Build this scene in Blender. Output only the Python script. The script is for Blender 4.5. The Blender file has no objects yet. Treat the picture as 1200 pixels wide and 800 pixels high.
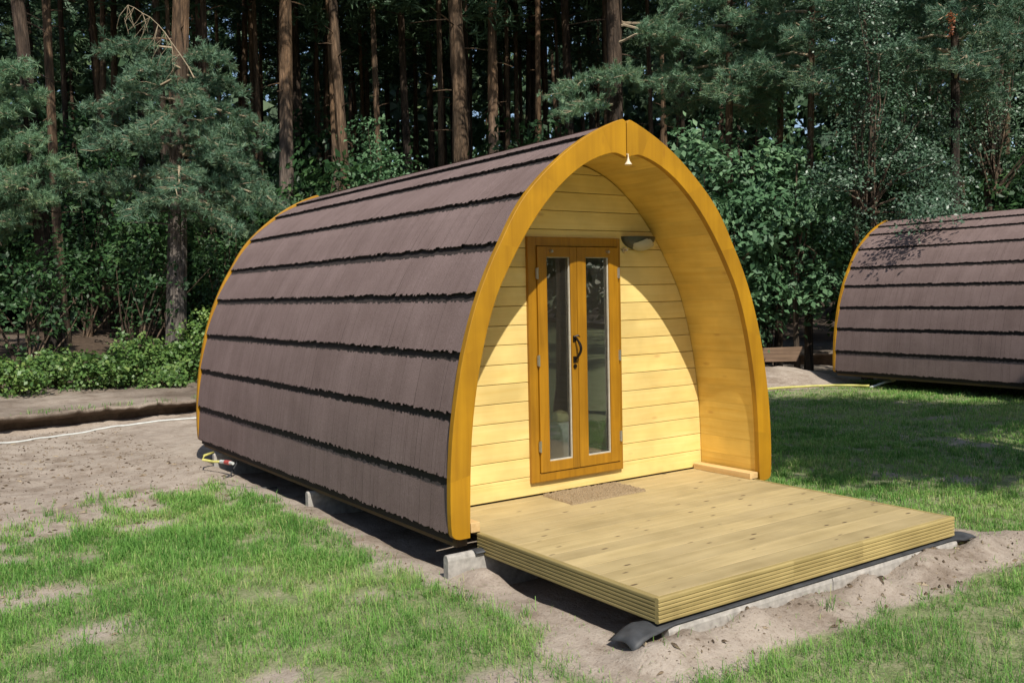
import bpy, math, random
import numpy as np
from mathutils import Vector, Matrix, noise

random.seed(7)
R = math.radians
scene = bpy.context.scene
COL = scene.collection

# ------------------------------------------------------------------ camera
F, CX, CY, CZ, YAW, PIT, ROL = 1093.33, -4.2424, -4.7072, 1.4530, -0.60784, 0.04974, -0.02117
CAM = np.array([CX, CY, CZ])
fw = np.array([-math.sin(YAW) * math.cos(PIT), math.cos(YAW) * math.cos(PIT), -math.sin(PIT)])
rt = np.array([math.cos(YAW), math.sin(YAW), 0.0])
up = np.cross(rt, fw)
r2 = rt * math.cos(ROL) + up * math.sin(ROL)
u2 = -rt * math.sin(ROL) + up * math.cos(ROL)
cam = bpy.data.objects.new('camera', bpy.data.cameras.new('camera'))
COL.objects.link(cam)
cam.matrix_world = Matrix(((r2[0], u2[0], -fw[0], CX), (r2[1], u2[1], -fw[1], CY), (r2[2], u2[2], -fw[2], CZ), (0, 0, 0, 1)))
cam.data.sensor_width = 36.0
cam.data.lens = F * 36.0 / 1200.0
cam.data.clip_end = 2000.0
cam.data.clip_start = 0.05
scene.camera = cam


def at(px, py, dist):
    """photo pixel and horizontal distance from the camera -> world point"""
    d = fw + r2 * (px - 600) / F - u2 * (py - 400) / F
    d = d / math.hypot(d[0], d[1])
    return CAM + d * dist


# ------------------------------------------------------------------ light
SUN = Vector((-0.155, -0.61, 0.74)).normalized()
world = bpy.data.worlds.new('World')
scene.world = world
world.use_nodes = True
wn = world.node_tree.nodes
bgn = wn['Background']
sky = wn.new('ShaderNodeTexSky')
sky.sky_type = 'NISHITA'
sky.sun_disc = False
sky.sun_elevation = math.asin(SUN.z)
sky.sun_rotation = math.atan2(SUN.x, SUN.y)
world.node_tree.links.new(sky.outputs[0], bgn.inputs['Color'])
bgn.inputs['Strength'].default_value = 0.11
sl = bpy.data.lights.new('sun', 'SUN')
sl.energy = 4.6
sl.angle = R(0.5)
sl.color = (1.0, 0.95, 0.86)
so = bpy.data.objects.new('sun', sl)
COL.objects.link(so)
so.rotation_euler = SUN.to_track_quat('Z', 'Y').to_euler()
so.location = (0, -10, 30)
vs = scene.view_settings
vs.view_transform = 'Standard'
vs.look = 'None'
vs.exposure = 0.22
vs.gamma = 1.0
vs.use_curve_mapping = False
scene.cycles.max_bounces = 8
scene.cycles.diffuse_bounces = 3
scene.cycles.glossy_bounces = 3
scene.cycles.transparent_max_bounces = 12


# ------------------------------------------------------------------ materials
def mat(name):
    m = bpy.data.materials.new(name)
    m.use_nodes = True
    nt = m.node_tree
    b = nt.nodes['Principled BSDF']
    return m, nt, b


def N(nt, typ, **kw):
    n = nt.nodes.new(typ)
    for k, v in kw.items():
        if k == 'ins':
            for a, b in v.items():
                n.inputs[a].default_value = b
        else:
            setattr(n, k, v)
    return n


def L(nt, a, b):
    nt.links.new(a, b)


def ramp(nt, stops):
    r = nt.nodes.new('ShaderNodeValToRGB')
    e = r.color_ramp.elements
    while len(e) < len(stops):
        e.new(0.5)
    for i, (p, c) in enumerate(stops):
        e[i].position = p
        e[i].color = c if len(c) == 4 else (*c, 1)
    return r


def mixc(nt, typ, fac, a, b):
    m = nt.nodes.new('ShaderNodeMix')
    m.data_type = 'RGBA'
    m.blend_type = typ
    for sock, v in ((m.inputs[0], fac), (m.inputs[6], a), (m.inputs[7], b)):
        if hasattr(v, 'is_linked') or hasattr(v, 'links'):
            nt.links.new(v, sock)
        else:
            sock.default_value = v if not isinstance(v, tuple) else (*v, 1)
    return m.outputs[2]


def math_(nt, op, a, b=None):
    m = nt.nodes.new('ShaderNodeMath')
    m.operation = op
    for i, v in enumerate((a, b)):
        if v is None:
            continue
        if hasattr(v, 'links'):
            nt.links.new(v, m.inputs[i])
        else:
            m.inputs[i].default_value = v
    return m.outputs[0]


def wood(name, dark, light, along, rough=0.5, knots=0.6, var=0.35, knot_col=(0.10, 0.045, 0.015), gs=1.0, coat=0.0, weather=None, kn=(9.0, 3.6, 0.06, 0.16, 0.45)):
    """boards: grain stretched along one axis, tone varies from board to board (face attribute rnd)"""
    m, nt, b = mat(name)
    tc = N(nt, 'ShaderNodeTexCoord')
    at_ = N(nt, 'ShaderNodeAttribute', attribute_name='rnd')
    off = N(nt, 'ShaderNodeVectorMath', operation='SCALE', ins={0: (37.0, 53.0, 71.0)})
    L(nt, at_.outputs['Fac'], off.inputs['Scale'])
    add = N(nt, 'ShaderNodeVectorMath', operation='ADD')
    L(nt, tc.outputs['Object'], add.inputs[0])
    L(nt, off.outputs[0], add.inputs[1])
    mp = N(nt, 'ShaderNodeMapping')
    s = [28 * gs, 28 * gs, 28 * gs]
    s[along] = 1.3 * gs
    mp.inputs['Scale'].default_value = s
    L(nt, add.outputs[0], mp.inputs[0])
    n1 = N(nt, 'ShaderNodeTexNoise', ins={'Scale': 1.0, 'Detail': 4.0, 'Roughness': 0.6, 'Distortion': 0.8})
    L(nt, mp.outputs[0], n1.inputs['Vector'])
    r1 = ramp(nt, [(0.3, dark), (0.68, light)])
    L(nt, n1.outputs['Fac'], r1.inputs[0])
    c = r1.outputs[0]
    # board to board
    br = N(nt, 'ShaderNodeTexWhiteNoise', noise_dimensions='1D')
    L(nt, math_(nt, 'MULTIPLY', at_.outputs['Fac'], 91.7), br.inputs['W'])
    rv = ramp(nt, [(0.0, (1 - var, 1 - var, 1 - var)), (1.0, (1 + var * .25, 1 + var * .22, 1 + var * .15))])
    L(nt, br.outputs['Value'], rv.inputs[0])
    c = mixc(nt, 'MULTIPLY', 1.0, c, rv.outputs[0])
    # slow blotches
    n2 = N(nt, 'ShaderNodeTexNoise', ins={'Scale': 3.0, 'Detail': 3.0})
    L(nt, add.outputs[0], n2.inputs['Vector'])
    r2_ = ramp(nt, [(0.35, (0.80, 0.78, 0.74)), (0.65, (1.06, 1.05, 1.03))])
    L(nt, n2.outputs['Fac'], r2_.inputs[0])
    c = mixc(nt, 'MULTIPLY', 0.8, c, r2_.outputs[0])
    if weather:
        n3 = N(nt, 'ShaderNodeTexNoise', ins={'Scale': 1.6, 'Detail': 5.0, 'Roughness': 0.65})
        L(nt, add.outputs[0], n3.inputs['Vector'])
        r3 = ramp(nt, [(0.45, (0, 0, 0)), (0.7, (1, 1, 1))])
        L(nt, n3.outputs['Fac'], r3.inputs[0])
        c = mixc(nt, 'MIX', math_(nt, 'MULTIPLY', r3.outputs[0], 0.55), c, weather)
    if knots > 0:
        mk = N(nt, 'ShaderNodeMapping')
        ks = [kn[0]] * 3
        ks[along] = kn[1]
        mk.inputs['Scale'].default_value = ks
        L(nt, add.outputs[0], mk.inputs[0])
        vo = N(nt, 'ShaderNodeTexVoronoi', ins={'Scale': 1.0})
        L(nt, mk.outputs[0], vo.inputs['Vector'])
        rk = ramp(nt, [(kn[2], (1, 1, 1)), (kn[3], (0, 0, 0))])
        L(nt, vo.outputs['Distance'], rk.inputs[0])
        sel = N(nt, 'ShaderNodeSeparateColor')
        L(nt, vo.outputs['Color'], sel.inputs[0])
        gate = math_(nt, 'GREATER_THAN', sel.outputs[0], kn[4])
        c = mixc(nt, 'MIX', math_(nt, 'MULTIPLY', math_(nt, 'MULTIPLY', rk.outputs[0], gate), knots), c, knot_col)
    L(nt, c, b.inputs['Base Color'])
    b.inputs['Roughness'].default_value = rough
    b.inputs['Coat Weight'].default_value = coat
    b.inputs['Coat Roughness'].default_value = 0.25
    bp = N(nt, 'ShaderNodeBump', ins={'Strength': 0.25, 'Distance': 0.004})
    L(nt, n1.outputs['Fac'], bp.inputs['Height'])
    L(nt, bp.outputs[0], b.inputs['Normal'])
    return m


def plain(name, col, rough=0.5, metal=0.0, noise_=0.15, scale=30.0, bump=0.1):
    m, nt, b = mat(name)
    tc = N(nt, 'ShaderNodeTexCoord')
    n = N(nt, 'ShaderNodeTexNoise', ins={'Scale': scale, 'Detail': 4.0})
    L(nt, tc.outputs['Object'], n.inputs['Vector'])
    r = ramp(nt, [(0.3, tuple(x * (1 - noise_) for x in col)), (0.7, tuple(min(1, x * (1 + noise_)) for x in col))])
    L(nt, n.outputs['Fac'], r.inputs[0])
    L(nt, r.outputs[0], b.inputs['Base Color'])
    b.inputs['Roughness'].default_value = rough
    b.inputs['Metallic'].default_value = metal
    if bump:
        bp = N(nt, 'ShaderNodeBump', ins={'Strength': bump, 'Distance': 0.01})
        L(nt, n.outputs['Fac'], bp.inputs['Height'])
        L(nt, bp.outputs[0], b.inputs['Normal'])
    return m


def leafmat(name, c0, c1, c2, transl=0.25, rough=0.5, spec=0.4):
    m, nt, b = mat(name)
    a = N(nt, 'ShaderNodeAttribute', attribute_name='rnd')
    r = ramp(nt, [(0.0, c0), (0.55, c1), (1.0, c2)])
    L(nt, a.outputs['Fac'], r.inputs[0])
    oi = N(nt, 'ShaderNodeObjectInfo')
    ro = ramp(nt, [(0.0, (0.8, 0.82, 0.85)), (1.0, (1.12, 1.1, 1.0))])
    L(nt, oi.outputs['Random'], ro.inputs[0])
    c = mixc(nt, 'MULTIPLY', 1.0, r.outputs[0], ro.outputs[0])
    L(nt, c, b.inputs['Base Color'])
    b.inputs['Roughness'].default_value = rough
    b.inputs['Specular IOR Level'].default_value = spec
    t = N(nt, 'ShaderNodeBsdfTranslucent')
    L(nt, c, t.inputs['Color'])
    mx = N(nt, 'ShaderNodeMixShader', ins={0: transl})
    L(nt, b.outputs[0], mx.inputs[1])
    L(nt, t.outputs[0], mx.inputs[2])
    L(nt, mx.outputs[0], nt.nodes['Material Output'].inputs['Surface'])
    return m


def bark(name, low, high, z0=4.0, z1=8.0):
    m, nt, b = mat(name)
    tc = N(nt, 'ShaderNodeTexCoord')
    mp = N(nt, 'ShaderNodeMapping')
    mp.inputs['Scale'].default_value = (17, 17, 2.6)
    L(nt, tc.outputs['Object'], mp.inputs[0])
    v = N(nt, 'ShaderNodeTexVoronoi', feature='DISTANCE_TO_EDGE', ins={'Scale': 1.0, 'Randomness': 1.0})
    n = N(nt, 'ShaderNodeTexNoise', ins={'Scale': 2.2, 'Detail': 5.0, 'Roughness': 0.65})
    L(nt, mp.outputs[0], n.inputs['Vector'])
    dn = N(nt, 'ShaderNodeVectorMath', operation='MULTIPLY_ADD', ins={1: (0.9, 0.9, 0.9)})
    L(nt, n.outputs['Color'], dn.inputs[0])
    L(nt, mp.outputs[0], dn.inputs[2])
    L(nt, dn.outputs[0], v.inputs['Vector'])
    rv = ramp(nt, [(0.0, (0.55, 0.53, 0.52)), (0.22, (1, 1, 1))])
    L(nt, v.outputs['Distance'], rv.inputs[0])
    sep = N(nt, 'ShaderNodeSeparateXYZ')
    L(nt, tc.outputs['Object'], sep.inputs[0])
    mr = N(nt, 'ShaderNodeMapRange', ins={1: z0, 2: z1})
    L(nt, math_(nt, 'ADD', sep.outputs[2], math_(nt, 'MULTIPLY', n.outputs['Fac'], 2.0)), mr.inputs[0])
    c = mixc(nt, 'MIX', mr.outputs[0], low, high)
    c = mixc(nt, 'MULTIPLY', 0.85, c, rv.outputs[0])
    m5 = N(nt, 'ShaderNodeMapping')
    m5.inputs['Scale'].default_value = (5.0, 5.0, 1.1)
    L(nt, tc.outputs['Object'], m5.inputs[0])
    n5 = N(nt, 'ShaderNodeTexNoise', ins={'Scale': 1.0, 'Detail': 4.0, 'Roughness': 0.6})
    L(nt, m5.outputs[0], n5.inputs['Vector'])
    r5 = ramp(nt, [(0.38, (0.38, 0.40, 0.40)), (0.62, (1.25, 1.2, 1.12))])
    L(nt, n5.outputs['Fac'], r5.inputs[0])
    c = mixc(nt, 'MULTIPLY', 0.9, c, r5.outputs[0])
    rn = ramp(nt, [(0.3, (0.55, 0.55, 0.57)), (0.7, (1.3, 1.25, 1.2))])
    L(nt, n.outputs['Fac'], rn.inputs[0])
    c = mixc(nt, 'MULTIPLY', 1.0, c, rn.outputs[0])
    L(nt, c, b.inputs['Base Color'])
    b.inputs['Roughness'].default_value = 0.9
    b.inputs['Specular IOR Level'].default_value = 0.2
    bp = N(nt, 'ShaderNodeBump', ins={'Strength': 0.8, 'Distance': 0.02})
    L(nt, rv.outputs[0], bp.inputs['Height'])
    L(nt, bp.outputs[0], b.inputs['Normal'])
    return m


M = {}
M['arch'] = wood('stained_arch_wood', (0.38, 0.180, 0.004), (0.49, 0.246, 0.007), 2, 0.5, 0.35, 0.10, (0.28, 0.11, 0.01), 0.45, 0.0)
M['arch_edge'] = M['arch']
M['door'] = wood('stained_door_wood', (0.30, 0.135, 0.004), (0.41, 0.195, 0.008), 2, 0.4, 0.1, 0.15, coat=0.2)
M['pine'] = wood('pale_pine_boards', (0.80, 0.585, 0.20), (0.86, 0.665, 0.265), 0, 0.55, 0.4, 0.12, (0.42, 0.2, 0.06))
M['lining'] = wood('warm_pine_lining', (0.76, 0.48, 0.09), (0.84, 0.58, 0.145), 1, 0.5, 0.35, 0.08, (0.4, 0.17, 0.04))
M['block'] = wood('pale_pine_block', (0.62, 0.40, 0.17), (0.74, 0.52, 0.25), 1, 0.6, 0.2, 0.1)
M['deck'] = wood('treated_deck_boards', (0.38, 0.295, 0.14), (0.50, 0.395, 0.20), 0, 0.7, 0.95, 0.14, (0.07, 0.04, 0.02), 0.8, weather=(0.43, 0.335, 0.175), kn=(15.0, 5.2, 0.09, 0.16, 0.52))
M['fascia_x'] = wood('treated_fascia_front', (0.30, 0.23, 0.085), (0.46, 0.36, 0.15), 0, 0.6, 0.3, 0.3, (0.12, 0.08, 0.03), 0.8)
M['fascia_y'] = wood('treated_fascia_side', (0.30, 0.23, 0.085), (0.46, 0.36, 0.15), 1, 0.6, 0.3, 0.3, (0.12, 0.08, 0.03), 0.8)
M['oldwood'] = wood('weathered_brown_board', (0.12, 0.075, 0.05), (0.26, 0.17, 0.11), 0, 0.85, 0.3, 0.3)
M['beam'] = wood('brown_floor_beam', (0.10, 0.06, 0.03), (0.16, 0.10, 0.05), 1, 0.8, 0.1, 0.2)
M['concrete'] = plain('pale_concrete', (0.36, 0.335, 0.30), 0.85, 0, 0.25, 25, 0.3)
M['rubber'] = plain('black_rubber', (0.045, 0.047, 0.05), 0.6, 0, 0.4, 12, 0.3)
M['iron'] = plain('black_iron', (0.02, 0.015, 0.012), 0.35, 0.6, 0.3, 40, 0.2)
M['steel'] = plain('bright_steel', (0.6, 0.58, 0.54), 0.3, 0.9, 0.1, 40, 0.0)
M['bead'] = plain('pale_glazing_bead', (0.50, 0.47, 0.38), 0.5, 0, 0.1)
M['lampshell'] = plain('dark_green_lamp_shell', (0.05, 0.055, 0.04), 0.45, 0, 0.2)
M['opal'] = plain('opal_lamp_lens', (0.38, 0.36, 0.28), 0.3, 0, 0.05, 10, 0)
M['white'] = plain('white_cover', (0.80, 0.80, 0.74), 0.6, 0, 0.05, 8, 0.2)
M['cream'] = plain('cream_cushion', (0.62, 0.55, 0.25), 0.8, 0, 0.1)
M['cable'] = plain('white_cable', (0.56, 0.57, 0.54), 0.5, 0, 0.12, 14, 0)
M['hose_y'] = plain('yellow_hose', (0.50, 0.46, 0.13), 0.55, 0, 0.1)
M['red'] = plain('red_fitting', (0.42, 0.07, 0.06), 0.5, 0, 0.1)
M['brass'] = plain('pale_fitting', (0.75, 0.62, 0.45), 0.45, 0.0, 0.1)
M['bark'] = bark('pine_bark', (0.062, 0.052, 0.046), (0.105, 0.074, 0.053))
M['bark_g'] = bark('grey_pine_bark', (0.19, 0.17, 0.16), (0.20, 0.13, 0.08), 3.5, 6.5)
M['bark_o'] = bark('orange_pine_bark', (0.115, 0.09, 0.068), (0.17, 0.117, 0.078), 1.0, 5.0)
M['bark_b'] = bark('young_broadleaf_bark', (0.16, 0.12, 0.09), (0.22, 0.18, 0.14))
M['twig'] = plain('dead_twig', (0.33, 0.26, 0.17), 0.9)
M['needles'] = leafmat('pine_needles', (0.075, 0.16, 0.09), (0.15, 0.265, 0.165), (0.25, 0.32, 0.15), 0.15, 0.5)
M['needles_far'] = leafmat('canopy_needles', (0.035, 0.08, 0.042), (0.065, 0.12, 0.062), (0.10, 0.15, 0.065), 0.15, 0.6)
M['oak'] = leafmat('broad_leaves', (0.055, 0.13, 0.055), (0.11, 0.22, 0.11), (0.18, 0.30, 0.15), 0.25, 0.55, 0.4)
M['birch'] = leafmat('small_glossy_leaves', (0.05, 0.11, 0.055), (0.10, 0.18, 0.10), (0.19, 0.26, 0.17), 0.2, 0.42, 0.5)
M['shade_leaf'] = leafmat('understorey_leaves', (0.018, 0.05, 0.016), (0.04, 0.10, 0.034), (0.10, 0.19, 0.06), 0.3, 0.5)
M['bramble'] = leafmat('bramble_leaves', (0.06, 0.13, 0.035), (0.14, 0.25, 0.06), (0.28, 0.37, 0.11), 0.3, 0.45)
M['brown_leaf'] = leafmat('dead_red_brown_leaves', (0.22, 0.07, 0.03), (0.35, 0.11, 0.04), (0.4, 0.2, 0.08), 0.2)
M['grass'] = leafmat('grass_blades', (0.10, 0.25, 0.05), (0.235, 0.44, 0.10), (0.47, 0.46, 0.22), 0.3, 0.6, 0.25)
M['litter'] = leafmat('ground_litter', (0.07, 0.05, 0.035), (0.17, 0.125, 0.085), (0.36, 0.29, 0.21), 0.0, 0.8, 0.2)


def glass_mat():
    m, nt, b = mat('door_glass')
    nt.nodes.remove(b)
    fr = N(nt, 'ShaderNodeFresnel', ins={'IOR': 1.52})
    tr = N(nt, 'ShaderNodeBsdfTransparent', ins={'Color': (0.95, 0.97, 0.96, 1)})
    gl = N(nt, 'ShaderNodeBsdfGlossy', ins={'Roughness': 0.0, 'Color': (1, 1, 1, 1)})
    mx = N(nt, 'ShaderNodeMixShader')
    L(nt, math_(nt, 'MULTIPLY', fr.outputs[0], 0.9), mx.inputs[0])
    L(nt, tr.outputs[0], mx.inputs[1])
    L(nt, gl.outputs[0], mx.inputs[2])
    df = N(nt, 'ShaderNodeBsdfDiffuse', ins={'Color': (0.62, 0.58, 0.50, 1)})
    m2 = N(nt, 'ShaderNodeMixShader', ins={0: 0.02})
    L(nt, mx.outputs[0], m2.inputs[1])
    L(nt, df.outputs[0], m2.inputs[2])
    L(nt, m2.outputs[0], nt.nodes['Material Output'].inputs['Surface'])
    return m


M['glass'] = glass_mat()


def roof_mat():
    m, nt, b = mat('brown_granule_shingle')
    tc = N(nt, 'ShaderNodeTexCoord')
    a = N(nt, 'ShaderNodeAttribute', attribute_name='rnd')
    n1 = N(nt, 'ShaderNodeTexNoise', ins={'Scale': 260.0, 'Detail': 2.0})
    n2 = N(nt, 'ShaderNodeTexNoise', ins={'Scale': 2.2, 'Detail': 5.0, 'Roughness': 0.6})
    L(nt, tc.outputs['Object'], n1.inputs['Vector'])
    L(nt, tc.outputs['Object'], n2.inputs['Vector'])
    r1 = ramp(nt, [(0.3, (0.128, 0.088, 0.078)), (0.7, (0.286, 0.209, 0.190))])
    L(nt, n1.outputs['Fac'], r1.inputs[0])
    r2_ = ramp(nt, [(0.3, (0.84, 0.82, 0.82)), (0.7, (1.1, 1.1, 1.12))])
    L(nt, n2.outputs['Fac'], r2_.inputs[0])
    c = mixc(nt, 'MULTIPLY', 1.0, r1.outputs[0], r2_.outputs[0])
    ra = ramp(nt, [(0.0, (0.95, 0.948, 0.945)), (1.0, (1.025, 1.025, 1.025))])
    L(nt, a.outputs['Fac'], ra.inputs[0])
    c = mixc(nt, 'MULTIPLY', 1.0, c, ra.outputs[0])
    L(nt, c, b.inputs['Base Color'])
    b.inputs['Roughness'].default_value = 0.9
    b.inputs['Specular IOR Level'].default_value = 0.25
    bp = N(nt, 'ShaderNodeBump', ins={'Strength': 0.5, 'Distance': 0.004})
    L(nt, n1.outputs['Fac'], bp.inputs['Height'])
    L(nt, bp.outputs[0], b.inputs['Normal'])
    return m


M['roof'] = roof_mat()
M['butt_and_shade'] = plain('shingle_edge_and_shade', (0.028, 0.020, 0.017), 0.95, 0, 0.3, 120, 0.4)  # butt edges and under-sheet, also the painted shade strip on each row


def ground_mat():
    m, nt, b = mat('sandy_soil')
    tc = N(nt, 'ShaderNodeTexCoord')
    a = N(nt, 'ShaderNodeAttribute', attribute_name='turf')
    a2 = N(nt, 'ShaderNodeAttribute', attribute_name='humus')
    n1 = N(nt, 'ShaderNodeTexNoise', ins={'Scale': 0.9, 'Detail': 6.0, 'Roughness': 0.6})
    n2 = N(nt, 'ShaderNodeTexNoise', ins={'Scale': 9.0, 'Detail': 8.0, 'Roughness': 0.7})
    n3 = N(nt, 'ShaderNodeTexNoise', ins={'Scale': 60.0, 'Detail': 4.0, 'Roughness': 0.7})
    for n in (n1, n2, n3):
        L(nt, tc.outputs['Object'], n.inputs['Vector'])
    sand = ramp(nt, [(0.3, (0.27, 0.222, 0.18)), (0.5, (0.37, 0.312, 0.257)), (0.72, (0.455, 0.395, 0.33))])
    mixn = math_(nt, 'ADD', math_(nt, 'MULTIPLY', n1.outputs['Fac'], 0.45), math_(nt, 'MULTIPLY', n2.outputs['Fac'], 0.55))
    L(nt, mixn, sand.inputs[0])
    sp = ramp(nt, [(0.32, (0.55, 0.50, 0.46)), (0.45, (1, 1, 1))])
    L(nt, n3.outputs['Fac'], sp.inputs[0])
    n4 = N(nt, 'ShaderNodeTexNoise', ins={'Scale': 2.6, 'Detail': 9.0, 'Roughness': 0.75})
    L(nt, tc.outputs['Object'], n4.inputs['Vector'])
    dk = ramp(nt, [(0.36, (0.60, 0.55, 0.50)), (0.52, (1.02, 1.01, 1.0))])
    L(nt, n4.outputs['Fac'], dk.inputs[0])
    s = mixc(nt, 'MULTIPLY', 0.8, sand.outputs[0], sp.outputs[0])
    s = mixc(nt, 'MULTIPLY', 0.9, s, dk.outputs[0])
    turf = ramp(nt, [(0.34, (0.075, 0.10, 0.035)), (0.48, (0.15, 0.20, 0.07)), (0.58, (0.27, 0.26, 0.15)), (0.7, (0.36, 0.31, 0.23))])
    L(nt, math_(nt, 'ADD', math_(nt, 'MULTIPLY', n2.outputs['Fac'], 0.55), math_(nt, 'MULTIPLY', n3.outputs['Fac'], 0.45)), turf.inputs[0])
    hum = ramp(nt, [(0.3, (0.05, 0.035, 0.025)), (0.7, (0.12, 0.085, 0.06))])
    L(nt, n2.outputs['Fac'], hum.inputs[0])
    tf = N(nt, 'ShaderNodeMapRange', ins={1: 0.35, 2: 0.75})
    L(nt, math_(nt, 'ADD', a.outputs['Fac'], math_(nt, 'MULTIPLY', math_(nt, 'SUBTRACT', n2.outputs['Fac'], 0.5), 0.9)), tf.inputs[0])
    c = mixc(nt, 'MIX', math_(nt, 'MULTIPLY', tf.outputs[0], 0.85), s, turf.outputs[0])
    c = mixc(nt, 'MIX', a2.outputs['Fac'], c, hum.outputs[0])
    L(nt, c, b.inputs['Base Color'])
    b.inputs['Roughness'].default_value = 0.95
    b.inputs['Specular IOR Level'].default_value = 0.15
    bp = N(nt, 'ShaderNodeBump', ins={'Strength': 0.9, 'Distance': 0.02})
    L(nt, math_(nt, 'ADD', n2.outputs['Fac'], math_(nt, 'MULTIPLY', n3.outputs['Fac'], 0.5)), bp.inputs['Height'])
    L(nt, bp.outputs[0], b.inputs['Normal'])
    return m


M['ground'] = ground_mat()


# ------------------------------------------------------------------ mesh helpers
class MB:
    def __init__(s):
        s.v, s.f, s.r, s.m = [], [], [], []

    def add(s, verts, faces, rnd=None, mi=0):
        o = len(s.v)
        rnd = random.random() if rnd is None else rnd
        s.v += [tuple(v) for v in verts]
        for f in faces:
            s.f.append(tuple(i + o for i in f))
            s.r.append(rnd)
            s.m.append(mi)

    def box(s, x0, x1, y0, y1, z0, z1, rnd=None, mi=0):
        s.add([(x, y, z) for z in (z0, z1) for y in (y0, y1) for x in (x0, x1)],
              [(0, 2, 3, 1), (4, 5, 7, 6), (0, 1, 5, 4), (2, 6, 7, 3), (0, 4, 6, 2), (1, 3, 7, 5)], rnd, mi)

    def prism(s, poly, y0, y1, rnd=None, mi=0):
        """polygon in x,z (counter-clockwise seen from -y) extruded along y"""
        n = len(poly)
        s.add([(x, y0, z) for x, z in poly] + [(x, y1, z) for x, z in poly],
              [tuple(range(n)), tuple(range(2 * n - 1, n - 1, -1))] + [(i, i + n, (i + 1) % n + n, (i + 1) % n) for i in range(n)], rnd, mi)

    def tube(s, pts, rad, n=8, rnd=None, mi=0, jit=0.0, cap=True):
        pts = [Vector(p) for p in pts]
        if not hasattr(rad, '__len__'):
            rad = [rad] * len(pts)
        ref = Vector((0.31, 0.95, 0.05))
        V, Fc = [], []
        for i, p in enumerate(pts):
            d = (pts[min(i + 1, len(pts) - 1)] - pts[max(i - 1, 0)]).normalized()
            a = d.cross(ref)
            if a.length < 1e-3:
                a = d.cross(Vector((1, 0, 0)))
            a.normalize()
            b = d.cross(a)
            for k in range(n):
                t = 2 * math.pi * k / n
                rr = rad[i] * (1 + jit * random.uniform(-1, 1))
                V.append(p + (a * math.cos(t) + b * math.sin(t)) * rr)
        for i in range(len(pts) - 1):
            for k in range(n):
                k2 = (k + 1) % n
                Fc.append((i * n + k, i * n + k2, (i + 1) * n + k2, (i + 1) * n + k))
        if cap:
            Fc.append(tuple(range(n - 1, -1, -1)))
            Fc.append(tuple((len(pts) - 1) * n + k for k in range(n)))
        s.add(V, Fc, rnd, mi)

    def lathe(s, prof, c=(0, 0, 0), n=16, rnd=None, mi=0):
        """profile (r, z) turned about z"""
        V, Fc = [], []
        for r, z in prof:
            for k in range(n):
                t = 2 * math.pi * k / n
                V.append((c[0] + r * math.cos(t), c[1] + r * math.sin(t), c[2] + z))
        for i in range(len(prof) - 1):
            for k in range(n):
                k2 = (k + 1) % n
                Fc.append((i * n + k, i * n + k2, (i + 1) * n + k2, (i + 1) * n + k))
        Fc.append(tuple(range(n - 1, -1, -1)))
        Fc.append(tuple((len(prof) - 1) * n + k for k in range(n)))
        s.add(V, Fc, rnd, mi)

    def mesh(s, name, mats):
        me = bpy.data.meshes.new(name)
        me.from_pydata(s.v, [], s.f)
        for m_ in (mats if isinstance(mats, (list, tuple)) else [mats]):
            me.materials.append(m_)
        a = me.attributes.new('rnd', 'FLOAT', 'FACE')
        a.data.foreach_set('value', s.r)
        me.polygons.foreach_set('material_index', s.m)
        me.update()
        return me

    def build(s, name, mats, parent=None, smooth=False, bevel=0.0, seg=2):
        o = bpy.data.objects.new(name, s.mesh(name, mats))
        COL.objects.link(o)
        o.parent = parent
        if smooth:
            o.data.polygons.foreach_set('use_smooth', [True] * len(o.data.polygons))
        if bevel:
            md = o.modifiers.new('bevel', 'BEVEL')
            md.width = bevel
            md.segments = seg
            md.limit_method = 'ANGLE'
            md.angle_limit = R(40)
        return o


def np_mesh(name, P, rnd, material, smooth=False):
    """P (n, k, 3): n separate polygons of k corners"""
    n, k = P.shape[:2]
    me = bpy.data.meshes.new(name)
    me.vertices.add(n * k)
    me.vertices.foreach_set('co', P.reshape(-1).astype(np.float32))
    me.loops.add(n * k)
    me.loops.foreach_set('vertex_index', np.arange(n * k, dtype=np.int32))
    me.polygons.add(n)
    me.polygons.foreach_set('loop_start', np.arange(0, n * k, k, dtype=np.int32))
    try:
        me.polygons.foreach_set('loop_total', np.full(n, k, dtype=np.int32))
    except Exception:
        pass
    me.materials.append(material)
    a = me.attributes.new('rnd', 'FLOAT', 'FACE')
    a.data.foreach_set('value', rnd.astype(np.float32))
    me.update(calc_edges=True)
    return me


def link(name, me, parent=None):
    o = bpy.data.objects.new(name, me)
    COL.objects.link(o)
    o.parent = parent
    return o


def tag(o, label=None, cat=None, group=None, kind=None):
    if label:
        o['label'] = label
    if cat:
        o['category'] = cat
    if group:
        o['group'] = group
    if kind:
        o['kind'] = kind
    return o


def empty(name, loc=(0, 0, 0), rz=0.0):
    o = bpy.data.objects.new(name, None)
    COL.objects.link(o)
    o.location = loc
    o.rotation_euler = (0, 0, rz)
    o.empty_display_size = 0.2
    return o


def copy_tree(o, parent=None):
    c = o.copy()
    COL.objects.link(c)
    c.parent = parent
    for ch in list(o.children):
        copy_tree(ch, c)
    return c


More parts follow.
